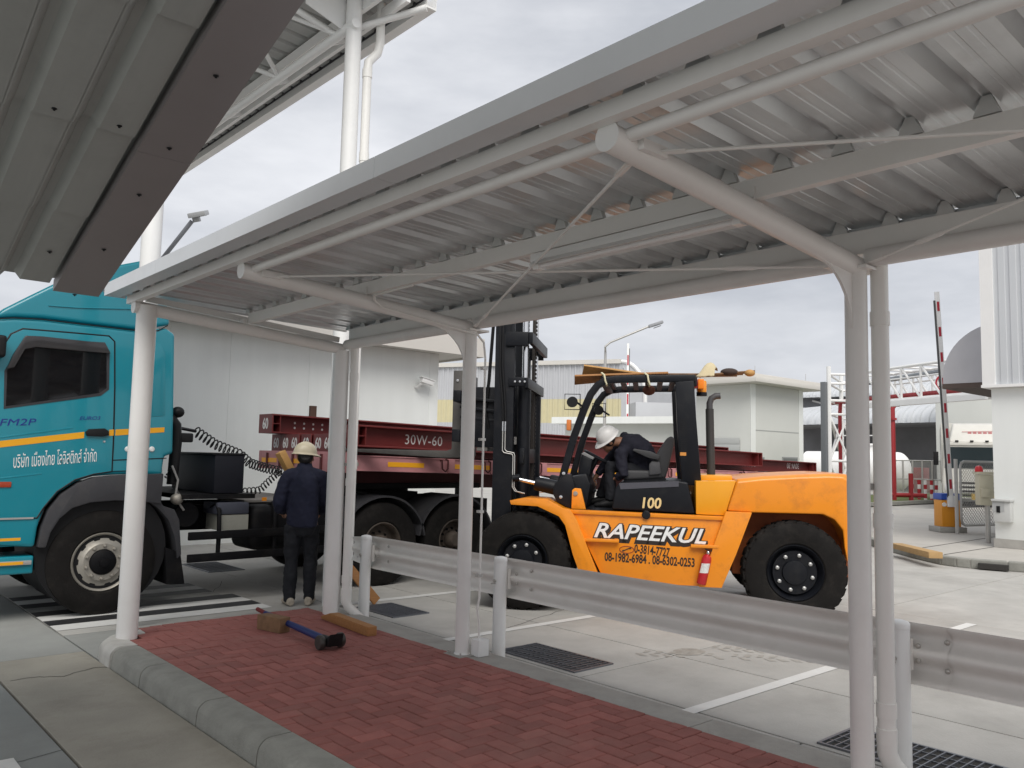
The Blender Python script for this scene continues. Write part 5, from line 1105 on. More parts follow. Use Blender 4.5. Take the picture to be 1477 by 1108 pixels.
# ================================================================== PEOPLE
SKIN = mat('skin', (.30, .15, .09), .55); NAVY = mat('navy_jacket', (.007, .009, .028), .85, bump=.35, bscale=14, var=.15, vscale=9)
JEAN = mat('dark_jeans', (.006, .007, .011), .85, bump=.35, bscale=18, var=.2, vscale=9); HAIR = mat('black_hair', (.008, .007, .007), .6)
HELM1 = mat('cream_helmet', (.62, .55, .40), .35); HELM2 = mat('white_helmet', (.80, .79, .77), .3)
def limb(b, pts, rs, n=16): b.tube(pts, rs, n)
def hand(b, wrist, dirv, palmn, curl=.5, s=1.):
    """palm, four fingers and thumb; dirv = finger direction, palmn = palm facing"""
    w = Vector(wrist); d = Vector(dirv).normalized(); pn = Vector(palmn).normalized(); x = d.cross(pn).normalized(); pn = x.cross(d)
    b.tube([w-d*.02*s, w+d*.03*s, w+d*.09*s], [(.028*s, .02*s), (.04*s, .018*s), (.042*s, .015*s)], 12)
    for k, (off, ln) in enumerate(((-.031, .068), (-.011, .078), (.010, .073), (.029, .058))):
        p = w+d*.085*s+x*off*s; a = d.copy(); pts = [p]
        for j in range(3):
            a = (a*math.cos(curl)+pn*math.sin(curl)).normalized() if j else (a*math.cos(curl*.5)+pn*math.sin(curl*.5)).normalized(); p = p+a*ln*s*(.42, .33, .25)[j]; pts.append(p)
        b.tube(pts, [.0095*s, .009*s, .0085*s, .0065*s], 8)
    p = w+d*.03*s-x*.034*s; t1 = (d*.55-x*.65+pn*.45).normalized(); t2 = (d*.85-x*.1+pn*.5).normalized(); b.tube([p, p+t1*.035*s, p+t1*.035*s+t2*.03*s], [.012*s, .011*s, .008*s], 8)
def head(b, c, R=Matrix.Identity(3)):
    """R maps local (x right, y forward, z up)"""
    def q(*v): return c+R @ Vector(v)
    b.ellipsoid(c+R @ Vector((0, -.008, .03)), (.076, .095, .10), R); b.ellipsoid(c+R @ Vector((0, .025, -.045)), (.055, .062, .07), R)
    b.tube([q(0, .09, .02), q(0, .108, -.015), q(0, .095, -.025)], [.008, .014, .008], 8)     # nose
    for s in (-1, 1): b.ellipsoid(q(s*.078, -.01, -.005), (.010, .022, .032), R, 10, 8); b.ellipsoid(q(s*.032, .083, .015), (.014, .008, .008), R, 8, 6)
    b.ellipsoid(q(0, .083, -.058), (.024, .010, .009), R, 10, 6); b.ellipsoid(q(0, .065, -.095), (.025, .025, .02), R, 10, 6)
def helmet(t, c, R, m, off):
    rings = []; n = 32
    def ring(rx, ry, z, yo=0): return [c+R @ Vector((rx*math.cos(2*math.pi*j/n), yo+ry*math.sin(2*math.pi*j/n), z)) for j in range(n)]
    sh = [ring(.112+.004, .136, -.004)]
    for k in range(9):
        a = k*math.pi/2/8.3; sh.append(ring(.112*math.cos(a)**.82, .134*math.cos(a)**.82, .128*math.sin(a)**1.05))
    b = MB().loft(sh, True, True); shell = t.part('helmet', b, m, smooth=70)
    br = []
    for (e, z) in ((.0, .004), (.020, -.006), (.022, -.011), (.0, -.006)):
        g = []
        for j in range(n):
            a = 2*math.pi*j/n; k = max(0, math.sin(a))**2.2; g.append(c+R @ Vector(((.113+e*.6)*math.cos(a), (.136+e*.6+k*e*2.1)*math.sin(a), z-k*e*.45)))
        br.append(g)
    br.append(br[0]); t.part('helmet_brim', MB().loft(br, True), m, parent=shell, smooth=60)
    b = MB().tube([c+R @ Vector((0, .128*math.cos(a), .128*math.sin(a)**1.05+.002)) for a in [rad(25+130*i/12) for i in range(13)]], [(.014, .006)]*13, 8); t.part('helmet_ridge', b, m, parent=shell, smooth=60)
def wrinkle(s, amp): return lambda co: amp*(noise.noise(Vector((co.x*s, co.y*s, co.z*s*.6)))+.5*noise.noise(co*s*2.3))
def clothpart(t, name, b, m, amp=.006, s=9, vox=.013):
    me = body_mesh(b, name, t.loc, vox, 5, wrinkle(s, amp)); me.materials.append(m); o = bpy.data.objects.new(name, me); COL.objects.link(o); o.parent = t.o; return o

# ---- standing man seen from behind, looking towards the trailer
P1 = Vector((4.30, 8.17, 0)); face = Vector((.42, .91, 0)).normalized(); rt = Vector((face.y, -face.x, 0))
def W1(r, f, z): return P1+rt*r+face*f+Vector((0, 0, z))
t = Thing('person', 'worker in a cream hard hat, navy jacket and dark jeans standing with his back turned', 'person', P1)
R1 = Matrix((rt, face, Vector((0, 0, 1)))).transposed()
b = MB(); limb(b, [W1(0, .0, .86), W1(0, 0, 1.0), W1(0, -.01, 1.2), W1(0, -.015, 1.36), W1(0, .005, 1.44), W1(0, .02, 1.50)], [(.15, .11), (.14, .10), (.15, .11), (.15, .10), (.07, .065), (.055, .058)])
head(b, W1(0, .04, 1.565), R1 @ Matrix.Rotation(rad(-62), 3, 'Z') @ Matrix.Rotation(rad(-6), 3, 'X'))
for s in (-1, 1):
    limb(b, [W1(s*.09, 0, .88), W1(s*.10, .01, .5), W1(s*.10, 0, .10)], [.075, .055, .042])
    el = W1(s*.245, -.01, 1.08); wr = W1(s*.20, .20, .98) if s > 0 else W1(s*.215, .17, .99)
    limb(b, [W1(s*.17, 0, 1.38), el, wr], [.05, .04, .028]); hand(b, wr, wr-el+Vector((0, 0, -.03)), -rt*s, .55)
me = body_mesh(b, 'body', t.loc, .010, 3); me.materials.append(SKIN); o = bpy.data.objects.new('body', me); COL.objects.link(o); o.parent = t.o
b = MB(); limb(b, [W1(0, 0, .83), W1(0, 0, .90), W1(0, 0, 1.05), W1(0, -.015, 1.22), W1(0, -.02, 1.34), W1(0, -.005, 1.41), W1(0, .015, 1.47), W1(0, .02, 1.50)], [(.20, .155), (.205, .16), (.20, .155), (.20, .15), (.18, .13), (.12, .10), (.08, .078), (.07, .072)], 24)
for s in (-1, 1): limb(b, [W1(s*.08, -.01, 1.385), W1(s*.165, -.01, 1.355), W1(s*.205, -.01, 1.27), W1(s*.245, -.01, 1.08), W1(s*.24, .05, 1.02), W1(s*.20, .17, .99)], [.078, .085, .08, .072, .066, .05], 16)
clothpart(t, 'jacket', b, NAVY, .013, 11)
b = MB(); limb(b, [W1(0, 0, .74), W1(0, 0, .82), W1(0, 0, .90), W1(0, 0, .95)], [(.15, .12), (.178, .138), (.175, .135), (.165, .125)], 24)
for s in (-1, 1): limb(b, [W1(s*.085, -.005, .84), W1(s*.095, 0, .66), W1(s*.10, .012, .48), W1(s*.102, -.01, .28), W1(s*.102, -.005, .10), W1(s*.102, 0, .055)], [.098, .09, .072, .07, .062, .068], 18)
clothpart(t, 'trousers', b, JEAN, .013, 13)
SHOE = mat('canvas_shoe', (.42, .37, .30), .8, var=.3, vscale=25)
for s in (-1, 1):
    b = MB(); f = face*1+rt*s*.25; f.normalize(); c = W1(s*.105, 0, 0); limb(b, [c-f*.09+Vector((0, 0, .045)), c-f*.03+Vector((0, 0, .055)), c+f*.06+Vector((0, 0, .047)), c+f*.13+Vector((0, 0, .036)), c+f*.175+Vector((0, 0, .03))], [(.036, .04), (.045, .052), (.046, .045), (.048, .034), (.03, .024)], 14)
    me = body_mesh(b, 'shoe', t.loc, .008, 3); me.materials.append(SHOE); o = bpy.data.objects.new('shoe', me); COL.objects.link(o); o.parent = t.o
b = MB().ellipsoid(W1(0, .02, 1.585), (.086, .10, .10), R1); limb(b, [W1(0, -.045, 1.56), W1(0, -.035, 1.51)], [.055, .045]); me = body_mesh(b, 'hair', t.loc, .01, 3); me.materials.append(HAIR); o = bpy.data.objects.new('hair', me); COL.objects.link(o); o.parent = t.o
helmet(t, W1(0.0, .03, 1.605), R1 @ Matrix.Rotation(rad(-62), 3, 'Z') @ Matrix.Rotation(rad(-4), 3, 'X'), HELM1, None)
# plank he holds against the trailer
a_ = PL(404, 652, 1, 8.45); c_ = PL(424, 690, 1, 8.42); d = (c_-a_).normalized()
solid('timber_plank', MB().bar(a_, c_+d*.12, .08, .10, up=(0, -1, .2)), WOODP, 'pale timber plank held upright beside the standing worker', 'plank', bevel=.004)

# ---- forklift driver bent forward over his knees
NAVY2 = mat('dark_navy_overall', (.007, .007, .017), .85, bump=.35, bscale=14, var=.15, vscale=9)
t = Thing('person', 'forklift driver in a white hard hat and navy overalls bent forward in the seat', 'person', fworld(FQ(935, 688, .05)))
def W2(px, py, l): return fworld(FQ(px, py, l))
hipL, hipR = W2(932, 684, .12), W2(932, 684, -.10)
kn = {1: W2(880, 672, .20), -1: W2(884, 668, -.16)}; an_ = {1: W2(880, 722, .22), -1: W2(866, 718, -.14)}
pel = W2(935, 683, .02); chest = W2(909, 645, .10); neck = W2(893, 637, .16); sh = {1: W2(895, 655, .30), -1: W2(902, 632, -.08)}
hc = W2(876, 637, .20)
up = (FWD*.45+LFT*.42+Vector((0, 0, .62))).normalized(); fw = (FWD*.75+LFT*.1+Vector((0, 0, -.9))); fw = (fw-up*fw.dot(up)).normalized(); rr_ = fw.cross(up).normalized()
R2 = Matrix((rr_, fw, up)).transposed()
b = MB(); limb(b, [pel, pel.lerp(chest, .5)+Vector((0, 0, .03)), chest, neck, hc], [(.15, .11), (.14, .10), (.15, .10), (.06, .06), .05]); head(b, hc, R2)
hw = {1: W2(889, 690, .26), -1: W2(858, 690, -.1)}; elb = {1: W2(899, 684, .34), -1: W2(877, 665, -.14)}
for s in (1, -1):
    limb(b, [hipL if s > 0 else hipR, kn[s], an_[s]], [.08, .055, .04]); limb(b, [sh[s], elb[s], hw[s]], [.05, .04, .028]); hand(b, hw[s], (hw[s]-elb[s]), -LFT*s, .5)
me = body_mesh(b, 'body', t.loc, .010, 3); me.materials.append(SKIN); o = bpy.data.objects.new('body', me); COL.objects.link(o); o.parent = t.o
b = MB(); limb(b, [pel+Vector((0, 0, -.03)), pel.lerp(chest, .3)+Vector((0, 0, .04)), pel.lerp(chest, .65)+Vector((0, 0, .045)), chest+Vector((0, 0, .01)), neck.lerp(chest, .3), neck], [(.19, .15), (.20, .165), (.21, .17), (.20, .16), (.13, .12), (.08, .08)], 24)
for s in (1, -1): limb(b, [chest.lerp(sh[s], .5), sh[s], sh[s].lerp(elb[s], .5), elb[s], elb[s].lerp(hw[s], .8)], [.08, .078, .068, .06, .046], 16)
clothpart(t, 'jacket', b, NAVY2, .014, 11)
b = MB(); limb(b, [pel+Vector((0, 0, .06)), pel-Vector((0, 0, .03))], [(.17, .15), (.16, .14)], 20)
for s in (1, -1): limb(b, [(hipL if s > 0 else hipR), (hipL if s > 0 else hipR).lerp(kn[s], .6), kn[s], kn[s].lerp(an_[s], .5), an_[s]], [.10, .09, .075, .07, .062], 16)
clothpart(t, 'trousers', b, JEAN, .012, 12)
for s in (1, -1):
    b = MB(); c = an_[s]-Vector((0, 0, .03)); limb(b, [c-FWD*.07, c, c+FWD*.10-Vector((0, 0, .02)), c+FWD*.18-Vector((0, 0, .03))], [(.038, .045), (.045, .055), (.045, .04), (.03, .025)], 14)
    me = body_mesh(b, 'boot', t.loc, .009, 3); me.materials.append(BLACK); o = bpy.data.objects.new('boot', me); COL.objects.link(o); o.parent = t.o
b = MB().ellipsoid(hc+R2 @ Vector((0, -.02, .02)), (.085, .095, .10), R2); me = body_mesh(b, 'hair', t.loc, .01, 3); me.materials.append(HAIR); o = bpy.data.objects.new('hair', me); COL.objects.link(o); o.parent = t.o
Rh = R2
helmet(t, W2(876, 630, .21), Rh, HELM2, None)

# ================================================================== LOOSE THINGS ON THE BRICKS
def at(px, py, z=WZ): return GR(px, py, z)
# squared timber along the edge
a_, c_ = at(463, 893), at(530, 919); d = (c_-a_).normalized(); n = Vector((-d.y, d.x, 0)); a_ -= n*0; 
o_ = [a_, c_, c_+Vector((0, 0, .075)), a_+d*.17+Vector((0, 0, .075)), a_+Vector((0, 0, .025))]
solid('timber_wedge', MB().prism([p+Vector((0, 0, .003)) for p in o_], n*.085), WOOD, 'long orange-brown timber with a slanted end lying by the brick edge', 'timber', bevel=.005)
# block and blue bar tool
a_, c_ = at(370, 908), at(403, 915); d = (c_-a_).normalized(); n = Vector((-d.y, d.x, 0)); n = n if n.y > 0 else -n
solid('timber_block', MB().prism([a_+Vector((0, 0, .003)), c_+Vector((0, 0, .003)), c_+Vector((0, 0, .125)), a_+Vector((0, 0, .125))], n*.11), WOOD2, 'short rough brown timber block beside the blue bar', 'block', bevel=.008)
tb = at(382, 900); th = at(476, 936)
tool = Thing('pry_bar_roller', 'blue tubular pry bar with a black wheeled steel toe lying on the bricks', 'tool', th)
BLUEP = mat('blue_tool_paint', (.012, .025, .13), .45, var=.2, vscale=20, dirt=.3, dcol=(.03, .02, .02), dscale=20)
d = (th-tb); d.z = 0; d.normalize(); n = Vector((-d.y, d.x, 0)); hb = Vector((0, 0, 1))
p0 = tb+hb*.09; p1 = th-d*.10+hb*.055
tool.part('shaft', MB().tube([p0, p1], [.022, .030], 14), BLUEP); tool.part('handle_end', MB().tube([p0-d*.16+hb*.012, p0+d*.02], .018, 12), mat('red_grip', (.16, .02, .02), .6))
for s in (-1, 1):
    tool.part('roller', MB().lathe([(.001, -.022), (.05, -.022), (.055, -.015), (.055, .015), (.05, .022), (.001, .022)], th+n*s*.085+hb*.058, n, 22), mat('roller_steel', (.07, .065, .06), .5, metal=.5, var=.2))
tool.part('roller_axle', MB().tube([th-n*.10+hb*.058, th+n*.10+hb*.058], .02, 10), BLACK)
tool.part('toe_plate', MB().hexa([th-n*.06+hb*.03-d*.03, th+n*.06+hb*.03-d*.03, th+n*.06+hb*.03+d*.07, th-n*.06+hb*.03+d*.07, th-n*.06+hb*.05-d*.03, th+n*.06+hb*.05-d*.03, th+n*.06+hb*.13+d*.10, th-n*.06+hb*.13+d*.10]), BLACK, bevel=.006)
tool.part('socket', MB().tube([p1-d*.02, th+hb*.05], [.034, .04], 12), BLACK)
# plank leaning against the rail end
a_ = GR(541, 872, .0); c_ = PL(500, 815, 0, 4.66)
solid('timber_plank', MB().bar(a_+Vector((0.02, 0, .03)), c_, .03, .10, up=(1, 0, .1)), WOOD, 'orange timber plank leaning behind the guardrail end onto a drain grating', 'plank', bevel=.004)
# scattered twigs and grit on the concrete
for i in range(5):
    p = GR(random.uniform(700, 1150), random.uniform(940, 1000)); q_ = p+Vector((random.uniform(-.04, .04), random.uniform(-.04, .04), 0))
p = GR(147, 954); solid('twig', MB().tube([p+Vector((0, 0, .006)), p+Vector((.05, -.02, .006))], .004, 6), BLACK, 'thin dark twig on the concrete by the pale kerb corner', 'twig')
# ================================================================== BACKGROUND BUILDINGS
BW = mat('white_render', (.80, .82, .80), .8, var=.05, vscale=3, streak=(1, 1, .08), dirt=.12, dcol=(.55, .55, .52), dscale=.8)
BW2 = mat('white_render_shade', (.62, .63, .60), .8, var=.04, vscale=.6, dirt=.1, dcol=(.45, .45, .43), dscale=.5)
EAVE = mat('eave_cladding', (.60, .58, .54), .7, var=.05, vscale=.7)
CORR = mat('corrugated_white', (.56, .58, .60), .5, metal=.1, var=.06, vscale=.6)
CORRG = mat('corrugated_grey', (.50, .51, .53), .5, metal=.1, var=.07, vscale=.5)
CREAM = mat('cream_band', (.58, .53, .34), .7, var=.05)
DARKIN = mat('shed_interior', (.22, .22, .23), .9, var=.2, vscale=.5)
SEAM = mat('panel_joint', (.38, .39, .38), .9)
def depth_of(p): return (Vector(p)-CPOS).dot(_f)
# ---- long white wall behind the truck
wy = 14.3
xr = PL(632, 560, 1, wy).x; zt1 = PL(632, 511, 1, wy).z
wb_ = Thing('gatehouse', 'plain white rendered building with flat eaves behind the truck', 'building', ((xr-4), wy+3, 0))
jx = [PL(158, 500, 1, wy).x, PL(245, 500, 1, wy).x, PL(330, 560, 1, wy).x, PL(445, 560, 1, wy).x, PL(619, 560, 1, wy).x, xr]
for i in range(len(jx)-1): wb_.part('wall_panel', MB().bx(jx[i]+.0012, jx[i+1]-.0012, wy, wy+.12, 0, zt1), BW, bevel=.004)
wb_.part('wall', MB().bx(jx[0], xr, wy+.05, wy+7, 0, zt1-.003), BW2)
wb_.part('roof_slab', MB().bx(jx[0]-.1, xr+.75, wy-.55, wy+7.5, zt1+.002, zt1+.09), EAVE); wb_.part('eave_fascia', MB().bx(jx[0]-.12, xr+.77, wy-.6, wy-.55, zt1-.04, zt1+.36), EAVE); wb_.part('eave_fascia', MB().bx(xr+.75, xr+.8, wy-.55, wy+7.5, zt1-.04, zt1+.36), EAVE)
c = PL(613, 552, 1, wy-.2)
cc = Thing('security_camera', 'white bullet security camera on the wall of the white building', 'camera', c)
cc.part('housing', MB().box(c+Vector((.05, 0, .02)), (.30, .11, .10), Matrix.Rotation(.2, 3, 'Y')), WHITE2, bevel=.015); cc.part('bracket', MB().tube([c+Vector((-.08, 0, -.02)), c+Vector((-.10, .1, -.09)), c+Vector((-.10, .2, -.09))], .03, 10), WHITE2); cc.part('hood', MB().box(c+Vector((.05, -.0, .08)), (.36, .14, .015), Matrix.Rotation(.2, 3, 'Y')), WHITE2)

# ---- corrugated sheet between two ground points
def corr(t, name, a, b_, z0, z1, m, pitch=.3, dep=.05, parent=None):
    a = Vector((a[0], a[1], 0)); b_ = Vector((b_[0], b_[1], 0)); d = (b_-a); ln = d.length; d.normalize(); n = Vector((d.y, -d.x, 0)); k = int(ln/pitch); row = []
    for i in range(k):
        s = ln*i/k; w = ln/k
        row += [(s, 0), (s+w*.55, 0), (s+w*.65, dep), (s+w*.9, dep)]
    row.append((ln, 0))
    return t.part(name, MB().loft([[a+d*s+n*q+Vector((0, 0, z)) for s, q in row] for z in (z0, z1)], False), m, parent=parent, smooth=20)
# ---- big far warehouse
a = AT(600, 560, 64); b_ = AT(896, 560, 58); za = AT(660, 529, 63).z; z1, z2 = AT(760, 576, 60.5).z, AT(760, 610, 60.5).z
wh = Thing('warehouse', 'large pale corrugated warehouse with a cream band behind the trailer', 'warehouse', (a.x, a.y, 0))
corr(wh, 'upper_cladding', a, b_, z1, za, CORRG, .4, .08); corr(wh, 'cream_band', a, b_, z2, z1, CREAM, .4, .07); corr(wh, 'lower_cladding', a, b_, 0, z2, CORRG, .4, .08)
d = Vector((b_.x-a.x, b_.y-a.y, 0)).normalized(); n = Vector((-d.y, d.x, 0)); up = Vector((0, 0, 1))
A0 = Vector((a.x, a.y, 0)); B0 = Vector((b_.x, b_.y, 0))
wh.part('ridge_flashing', MB().bar(A0+up*(za+.1), B0+up*(za+.1), .5, .3), EAVE)
# rounded shoulder closing the wall on the right, edged with a white flashing
arc = [B0+d*(1.7*math.sin(k*math.pi/2/10))+up*(za-2.4+2.4*math.cos(k*math.pi/2/10)) for k in range(11)]
wh.part('rounded_end_wall', MB().prism([B0]+arc+[B0+d*1.7], n*.3), CORRG); wh.part('curved_flashing', MB().tube([q+up*.1 for q in arc]+[B0+d*1.8+up*2], .14, 8), WHITE2)
q4 = [AT(899, 527.5, 58), AT(1020, 547, 74), AT(1020, 572, 74), AT(914, 560, 58)]
wh.part('side_roof', MB().prism(q4, up*-.12), CORR, smooth=None)
wh.part('side_wall', MB().prism([Vector((q4[3].x, q4[3].y, 0)), Vector((q4[2].x, q4[2].y, 0)), q4[2]-up*.13, q4[3]-up*.13], n*.1), CORRG, smooth=None)
# ---- low white block in front of the warehouse
a = AT(815, 640, 46); b_ = AT(1010, 640, 42); zt2 = AT(830, 612, 46).z
lb = Thing('low_building', 'low white flat roofed block behind the forklift driver', 'building', (a.x, a.y, 0))
d = Vector((b_.x-a.x, b_.y-a.y, 0)); ln = d.length; d.normalize(); n = Vector((-d.y, d.x, 0)); A0 = Vector((a.x, a.y, 0))
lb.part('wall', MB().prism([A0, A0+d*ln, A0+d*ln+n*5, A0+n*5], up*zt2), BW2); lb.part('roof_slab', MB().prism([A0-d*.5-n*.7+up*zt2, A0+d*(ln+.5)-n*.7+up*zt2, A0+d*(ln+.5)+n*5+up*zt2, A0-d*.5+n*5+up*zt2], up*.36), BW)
p = AT(917, 590, 50); q_ = AT(1000, 590, 50); lb.part('rooftop_box', MB().prism([(p.x, p.y, zt2+.3), (q_.x, q_.y, zt2+.3), (q_.x+1.5, q_.y+2, zt2+.3), (p.x+1.5, p.y+2, zt2+.3)], up*(AT(917, 580, 50).z-zt2-.3)), CORRG)
# ---- white pavilion with deep flat eaves
cr = AT(1083, 600, 36); zw = AT(1083, 553, 36).z; ze = AT(1090, 537, 35).z
wbld = Thing('office_building', 'white two-face office block with deep flat eaves and a roller shutter', 'building', (cr.x, cr.y, 0))
wl = PL(1004, 600, 0, cr.x).y-cr.y; wr_ = None
# right face along +X, left face along +Y
xe = None
for k in range(200):
    x = cr.x+k*.1; v = Vector((x, cr.y, 3))-CPOS; u = PCX+FPX*v.dot(_r2)/v.dot(_f)
    if u >= 1157: xe = x; break
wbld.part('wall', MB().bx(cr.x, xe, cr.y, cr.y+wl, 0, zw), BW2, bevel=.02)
wbld.part('roof_slab', MB().bx(cr.x-.75, xe+.9, cr.y-.75, cr.y+wl+.7, zw+.002, zw+(ze-zw)*.55), EAVE, bevel=.02); wbld.part('roof_parapet', MB().bx(cr.x-.6, xe+.75, cr.y-.6, cr.y+wl+.5, zw+(ze-zw)*.55+.002, ze), EAVE, bevel=.02)
wbld.part('corner_strip', MB().bx(cr.x-.02, cr.x+.35, cr.y-.02, cr.y-.001, 0, zw), BW); wbld.part('corner_strip', MB().bx(xe-.35, xe+.02, cr.y-.02, cr.y-.001, 0, zw), BW)
zs = AT(1083, 620, 36).z; wbld.part('panel_joint', MB().bx(cr.x+.36, xe-.36, cr.y-.008, cr.y-.001, zs-.02, zs+.02), SEAM)
y0, y1 = PL(1068, 640, 0, cr.x).y, PL(1030, 640, 0, cr.x).y; zs = AT(1050, 635, 36.5).z
sh_ = wbld.part('roller_shutter', MB().bx(cr.x-.03, cr.x-.001, y0, y1, 0, zs), mat('shutter_grey', (.45, .46, .45), .6))
k = 0
while k*.3 < zs-.1: wbld.part('shutter_slat', MB().bx(cr.x-.045, cr.x-.03, y0+.03, y1-.03, k*.3+.02, k*.3+.28), MATS['shutter_grey'], parent=sh_, bevel=.01); k += 1
for pa, pb in ((1089, 1102), (1128, 1150)):
    x0, x1 = PL(pa, 660, 1, cr.y).x, PL(pb, 660, 1, cr.y).x; zz = PL(pa, 659, 1, cr.y).z
    w_ = wbld.part('window', MB().bx(x0, x1, cr.y-.03, cr.y-.001, .9, zz), mat('window_frame_grey', (.3, .31, .31), .6)); wbld.part('pane', MB().bx(x0+.06, x1-.06, cr.y-.036, cr.y-.03, .96, zz-.06), mat('window_pane', (.16, .17, .17), .15), parent=w_)
for px, dx in ((1089, .2), (1162, 2.)): p = PL(px, 540, 1, cr.y+.5); wbld.part('lightning_rod', MB().tube([(p.x, cr.y+.5, ze), (p.x, cr.y+.5, ze+.55)], .012, 6), STEELG)
# ---- barrel-roofed sheds at the right
def shed(name, label, pa, pb, da, db, ytop, ymid, ybot, colr):
    a = AT(pa, ymid, da); b_ = AT(pb, ymid, db); A0 = Vector((a.x, a.y, 0)); B0 = Vector((b_.x, b_.y, 0)); t = Thing(name, label, 'shed', A0)
    d = (B0-A0).normalized(); n = Vector((d.y, -d.x, 0)); n = n if (CPOS-A0).dot(n) > 0 else -n
    z0 = AT(pa, ybot, da).z; z1 = AT(pa, ytop, da).z; h = z1-z0; ln = (B0-A0).length; N = int(ln/.55); rings = []
    row = []
    for i in range(N):
        s = ln*i/N; w = ln/N; row += [(s, 0), (s+w*.5, 0), (s+w*.6, .12), (s+w*.95, .12)]
    for k in range(8):
        an = k*math.pi/2/7; rings.append([A0+d*s+n*(2.6*math.sin(an)+q*math.sin(an))+up*(z0+h*math.cos(an)+q*math.cos(an)) for s, q in row])
    t.part('barrel_eave', MB().loft(rings, False), CORR, smooth=25)
    t.part('roof', MB().prism([A0+up*(z1-.1), B0+up*(z1-.1), B0-n*12+up*(z1+1.2), A0-n*12+up*(z1+1.2)], up*.1), CORR)
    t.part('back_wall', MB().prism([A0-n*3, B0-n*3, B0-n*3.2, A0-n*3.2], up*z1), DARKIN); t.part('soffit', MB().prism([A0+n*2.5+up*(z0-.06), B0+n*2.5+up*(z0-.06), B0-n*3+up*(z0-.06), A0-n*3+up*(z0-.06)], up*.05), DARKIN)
    k = 0
    while k*6 < ln: t.part('shed_column', MB().tube([A0+d*(k*6)-n*.2, A0+d*(k*6)-n*.2+up*z0], .16, 10), WHITE2); k += 1
    return t, A0, B0, d, n, z0
t1 = shed('storage_shed', 'open storage shed with a lower rounded ribbed white eave', 1120, 1440, 62, 50, 592, 640, 616, CORR)
t2 = shed('storage_shed', 'taller shed whose rounded ribbed roof rises behind the lower shed', 1120, 1440, 76, 64, 562, 640, 578, CORR)
t, A0, B0, d, n, z0 = t2
t.part('gable_cladding', MB().prism([A0+n*1.2+up*(z0-4.5), B0+n*1.2+up*(z0-5.5), B0+n*1.2+up*z0, A0+n*1.2+up*z0], n*.1), mat('grey_cladding', (.22, .23, .25), .6, var=.1, vscale=2))
for k in range(3): t.part('roof_strut', MB().bar(A0+d*(4+k*10)+n*1.5+up*(z0-.2), A0+d*(12+k*10)+n*1.5+up*(z0-2.6), .15, .15), WHITE2)
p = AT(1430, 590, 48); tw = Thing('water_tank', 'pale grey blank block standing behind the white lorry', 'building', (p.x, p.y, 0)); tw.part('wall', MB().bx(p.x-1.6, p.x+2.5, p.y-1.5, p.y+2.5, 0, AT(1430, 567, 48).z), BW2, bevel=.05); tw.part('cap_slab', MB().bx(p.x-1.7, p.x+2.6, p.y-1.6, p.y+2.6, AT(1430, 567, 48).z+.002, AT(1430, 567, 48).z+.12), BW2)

# ================================================================== PIPE BRIDGE
pb_ = Thing('pipe_bridge', 'white lattice pipe bridge with a red fire pipe spanning to the corner building', 'pipe bridge', AT(1200, 690, 31)*1)
pb_.o.location.z = 0; pb_.loc = Vector((pb_.o.location.x, pb_.o.location.y, 0))
def bt(name, pts, r, m=WHITE2): pb_.part(name, MB().tube(pts, r, 8), m)
LA = [AT(1197, 690, 31), AT(1226, 690, 31), AT(1215, 690, 34), AT(1241, 690, 34)]
ztop = AT(1197, 527, 31).z; zb_ = AT(1197, 577, 31).z
L0 = [Vector((p.x, p.y, 0)) for p in LA]
for p in L0: bt('tower_leg', [p, p+up*ztop], .085)
for i, j in ((0, 1), (2, 3), (0, 2), (1, 3)):
    zz = 0.; k = 0; H_ = 1.75
    while zz+H_ <= zb_+.3: bt('brace', [L0[i]+up*zz, L0[j]+up*(zz+H_)], .04); bt('brace', [L0[j]+up*zz, L0[i]+up*(zz+H_)], .04); bt('strut', [L0[i]+up*(zz+H_), L0[j]+up*(zz+H_)], .045); zz += H_
    for zz in (zb_, ztop-.3, (zb_+ztop)/2): bt('strut', [L0[i]+up*zz, L0[j]+up*zz], .05)
E0 = AT(1426, 545, 25.); E0 = Vector((E0.x, E0.y, 0)); S0 = L0[1]
dd = (E0-S0); ln = dd.length; dd.normalize(); nn = Vector((-dd.y, dd.x, 0)); nn = nn if nn.dot(_f) > 0 else -nn
zlo = AT(1300, 577, 28.5).z; zhi = AT(1300, 529, 28.5).z
for off in (0, 1.3):
    A_ = S0+nn*off; bt('chord', [A_+up*zlo, A_+dd*ln+up*zlo], .075); bt('chord', [A_+up*zhi, A_+dd*ln+up*zhi], .055); bt('chord', [A_+up*(zlo+.75), A_+dd*ln+up*(zlo+.75)], .03)
    N = 7
    for k in range(N):
        s0_, s1_ = ln*k/N, ln*(k+1)/N; bt('vertical', [A_+dd*s0_+up*zlo, A_+dd*s0_+up*zhi], .045); bt('diagonal', [A_+dd*s0_+up*zhi, A_+dd*s1_+up*zlo], .04)
for k in range(8): s_ = ln*k/7; bt('cross_member', [S0+dd*s_+up*zlo, S0+dd*s_+nn*1.3+up*zlo], .045); bt('cross_member', [S0+dd*s_+up*zhi, S0+dd*s_+nn*1.3+up*zhi], .035)
pb_.part('deck_edge', MB().bar(S0+up*(zlo-.12)-nn*.1, S0+dd*ln+up*(zlo-.12)-nn*.1, .12, .16), WHITE2)
REDP = mat('red_fire_pipe', (.30, .02, .025), .4, var=.05); 
bt('red_pipe', [S0-dd*1.6+nn*.3+up*(zlo+.17), S0+dd*ln+nn*.3+up*(zlo+.17)], .09, REDP); bt('grey_pipe', [S0+nn*.8+up*(zlo+.85), S0+dd*ln+nn*.8+up*(zlo+1.0)], .09, mat('blue_grey_pipe', (.20, .22, .24), .5))
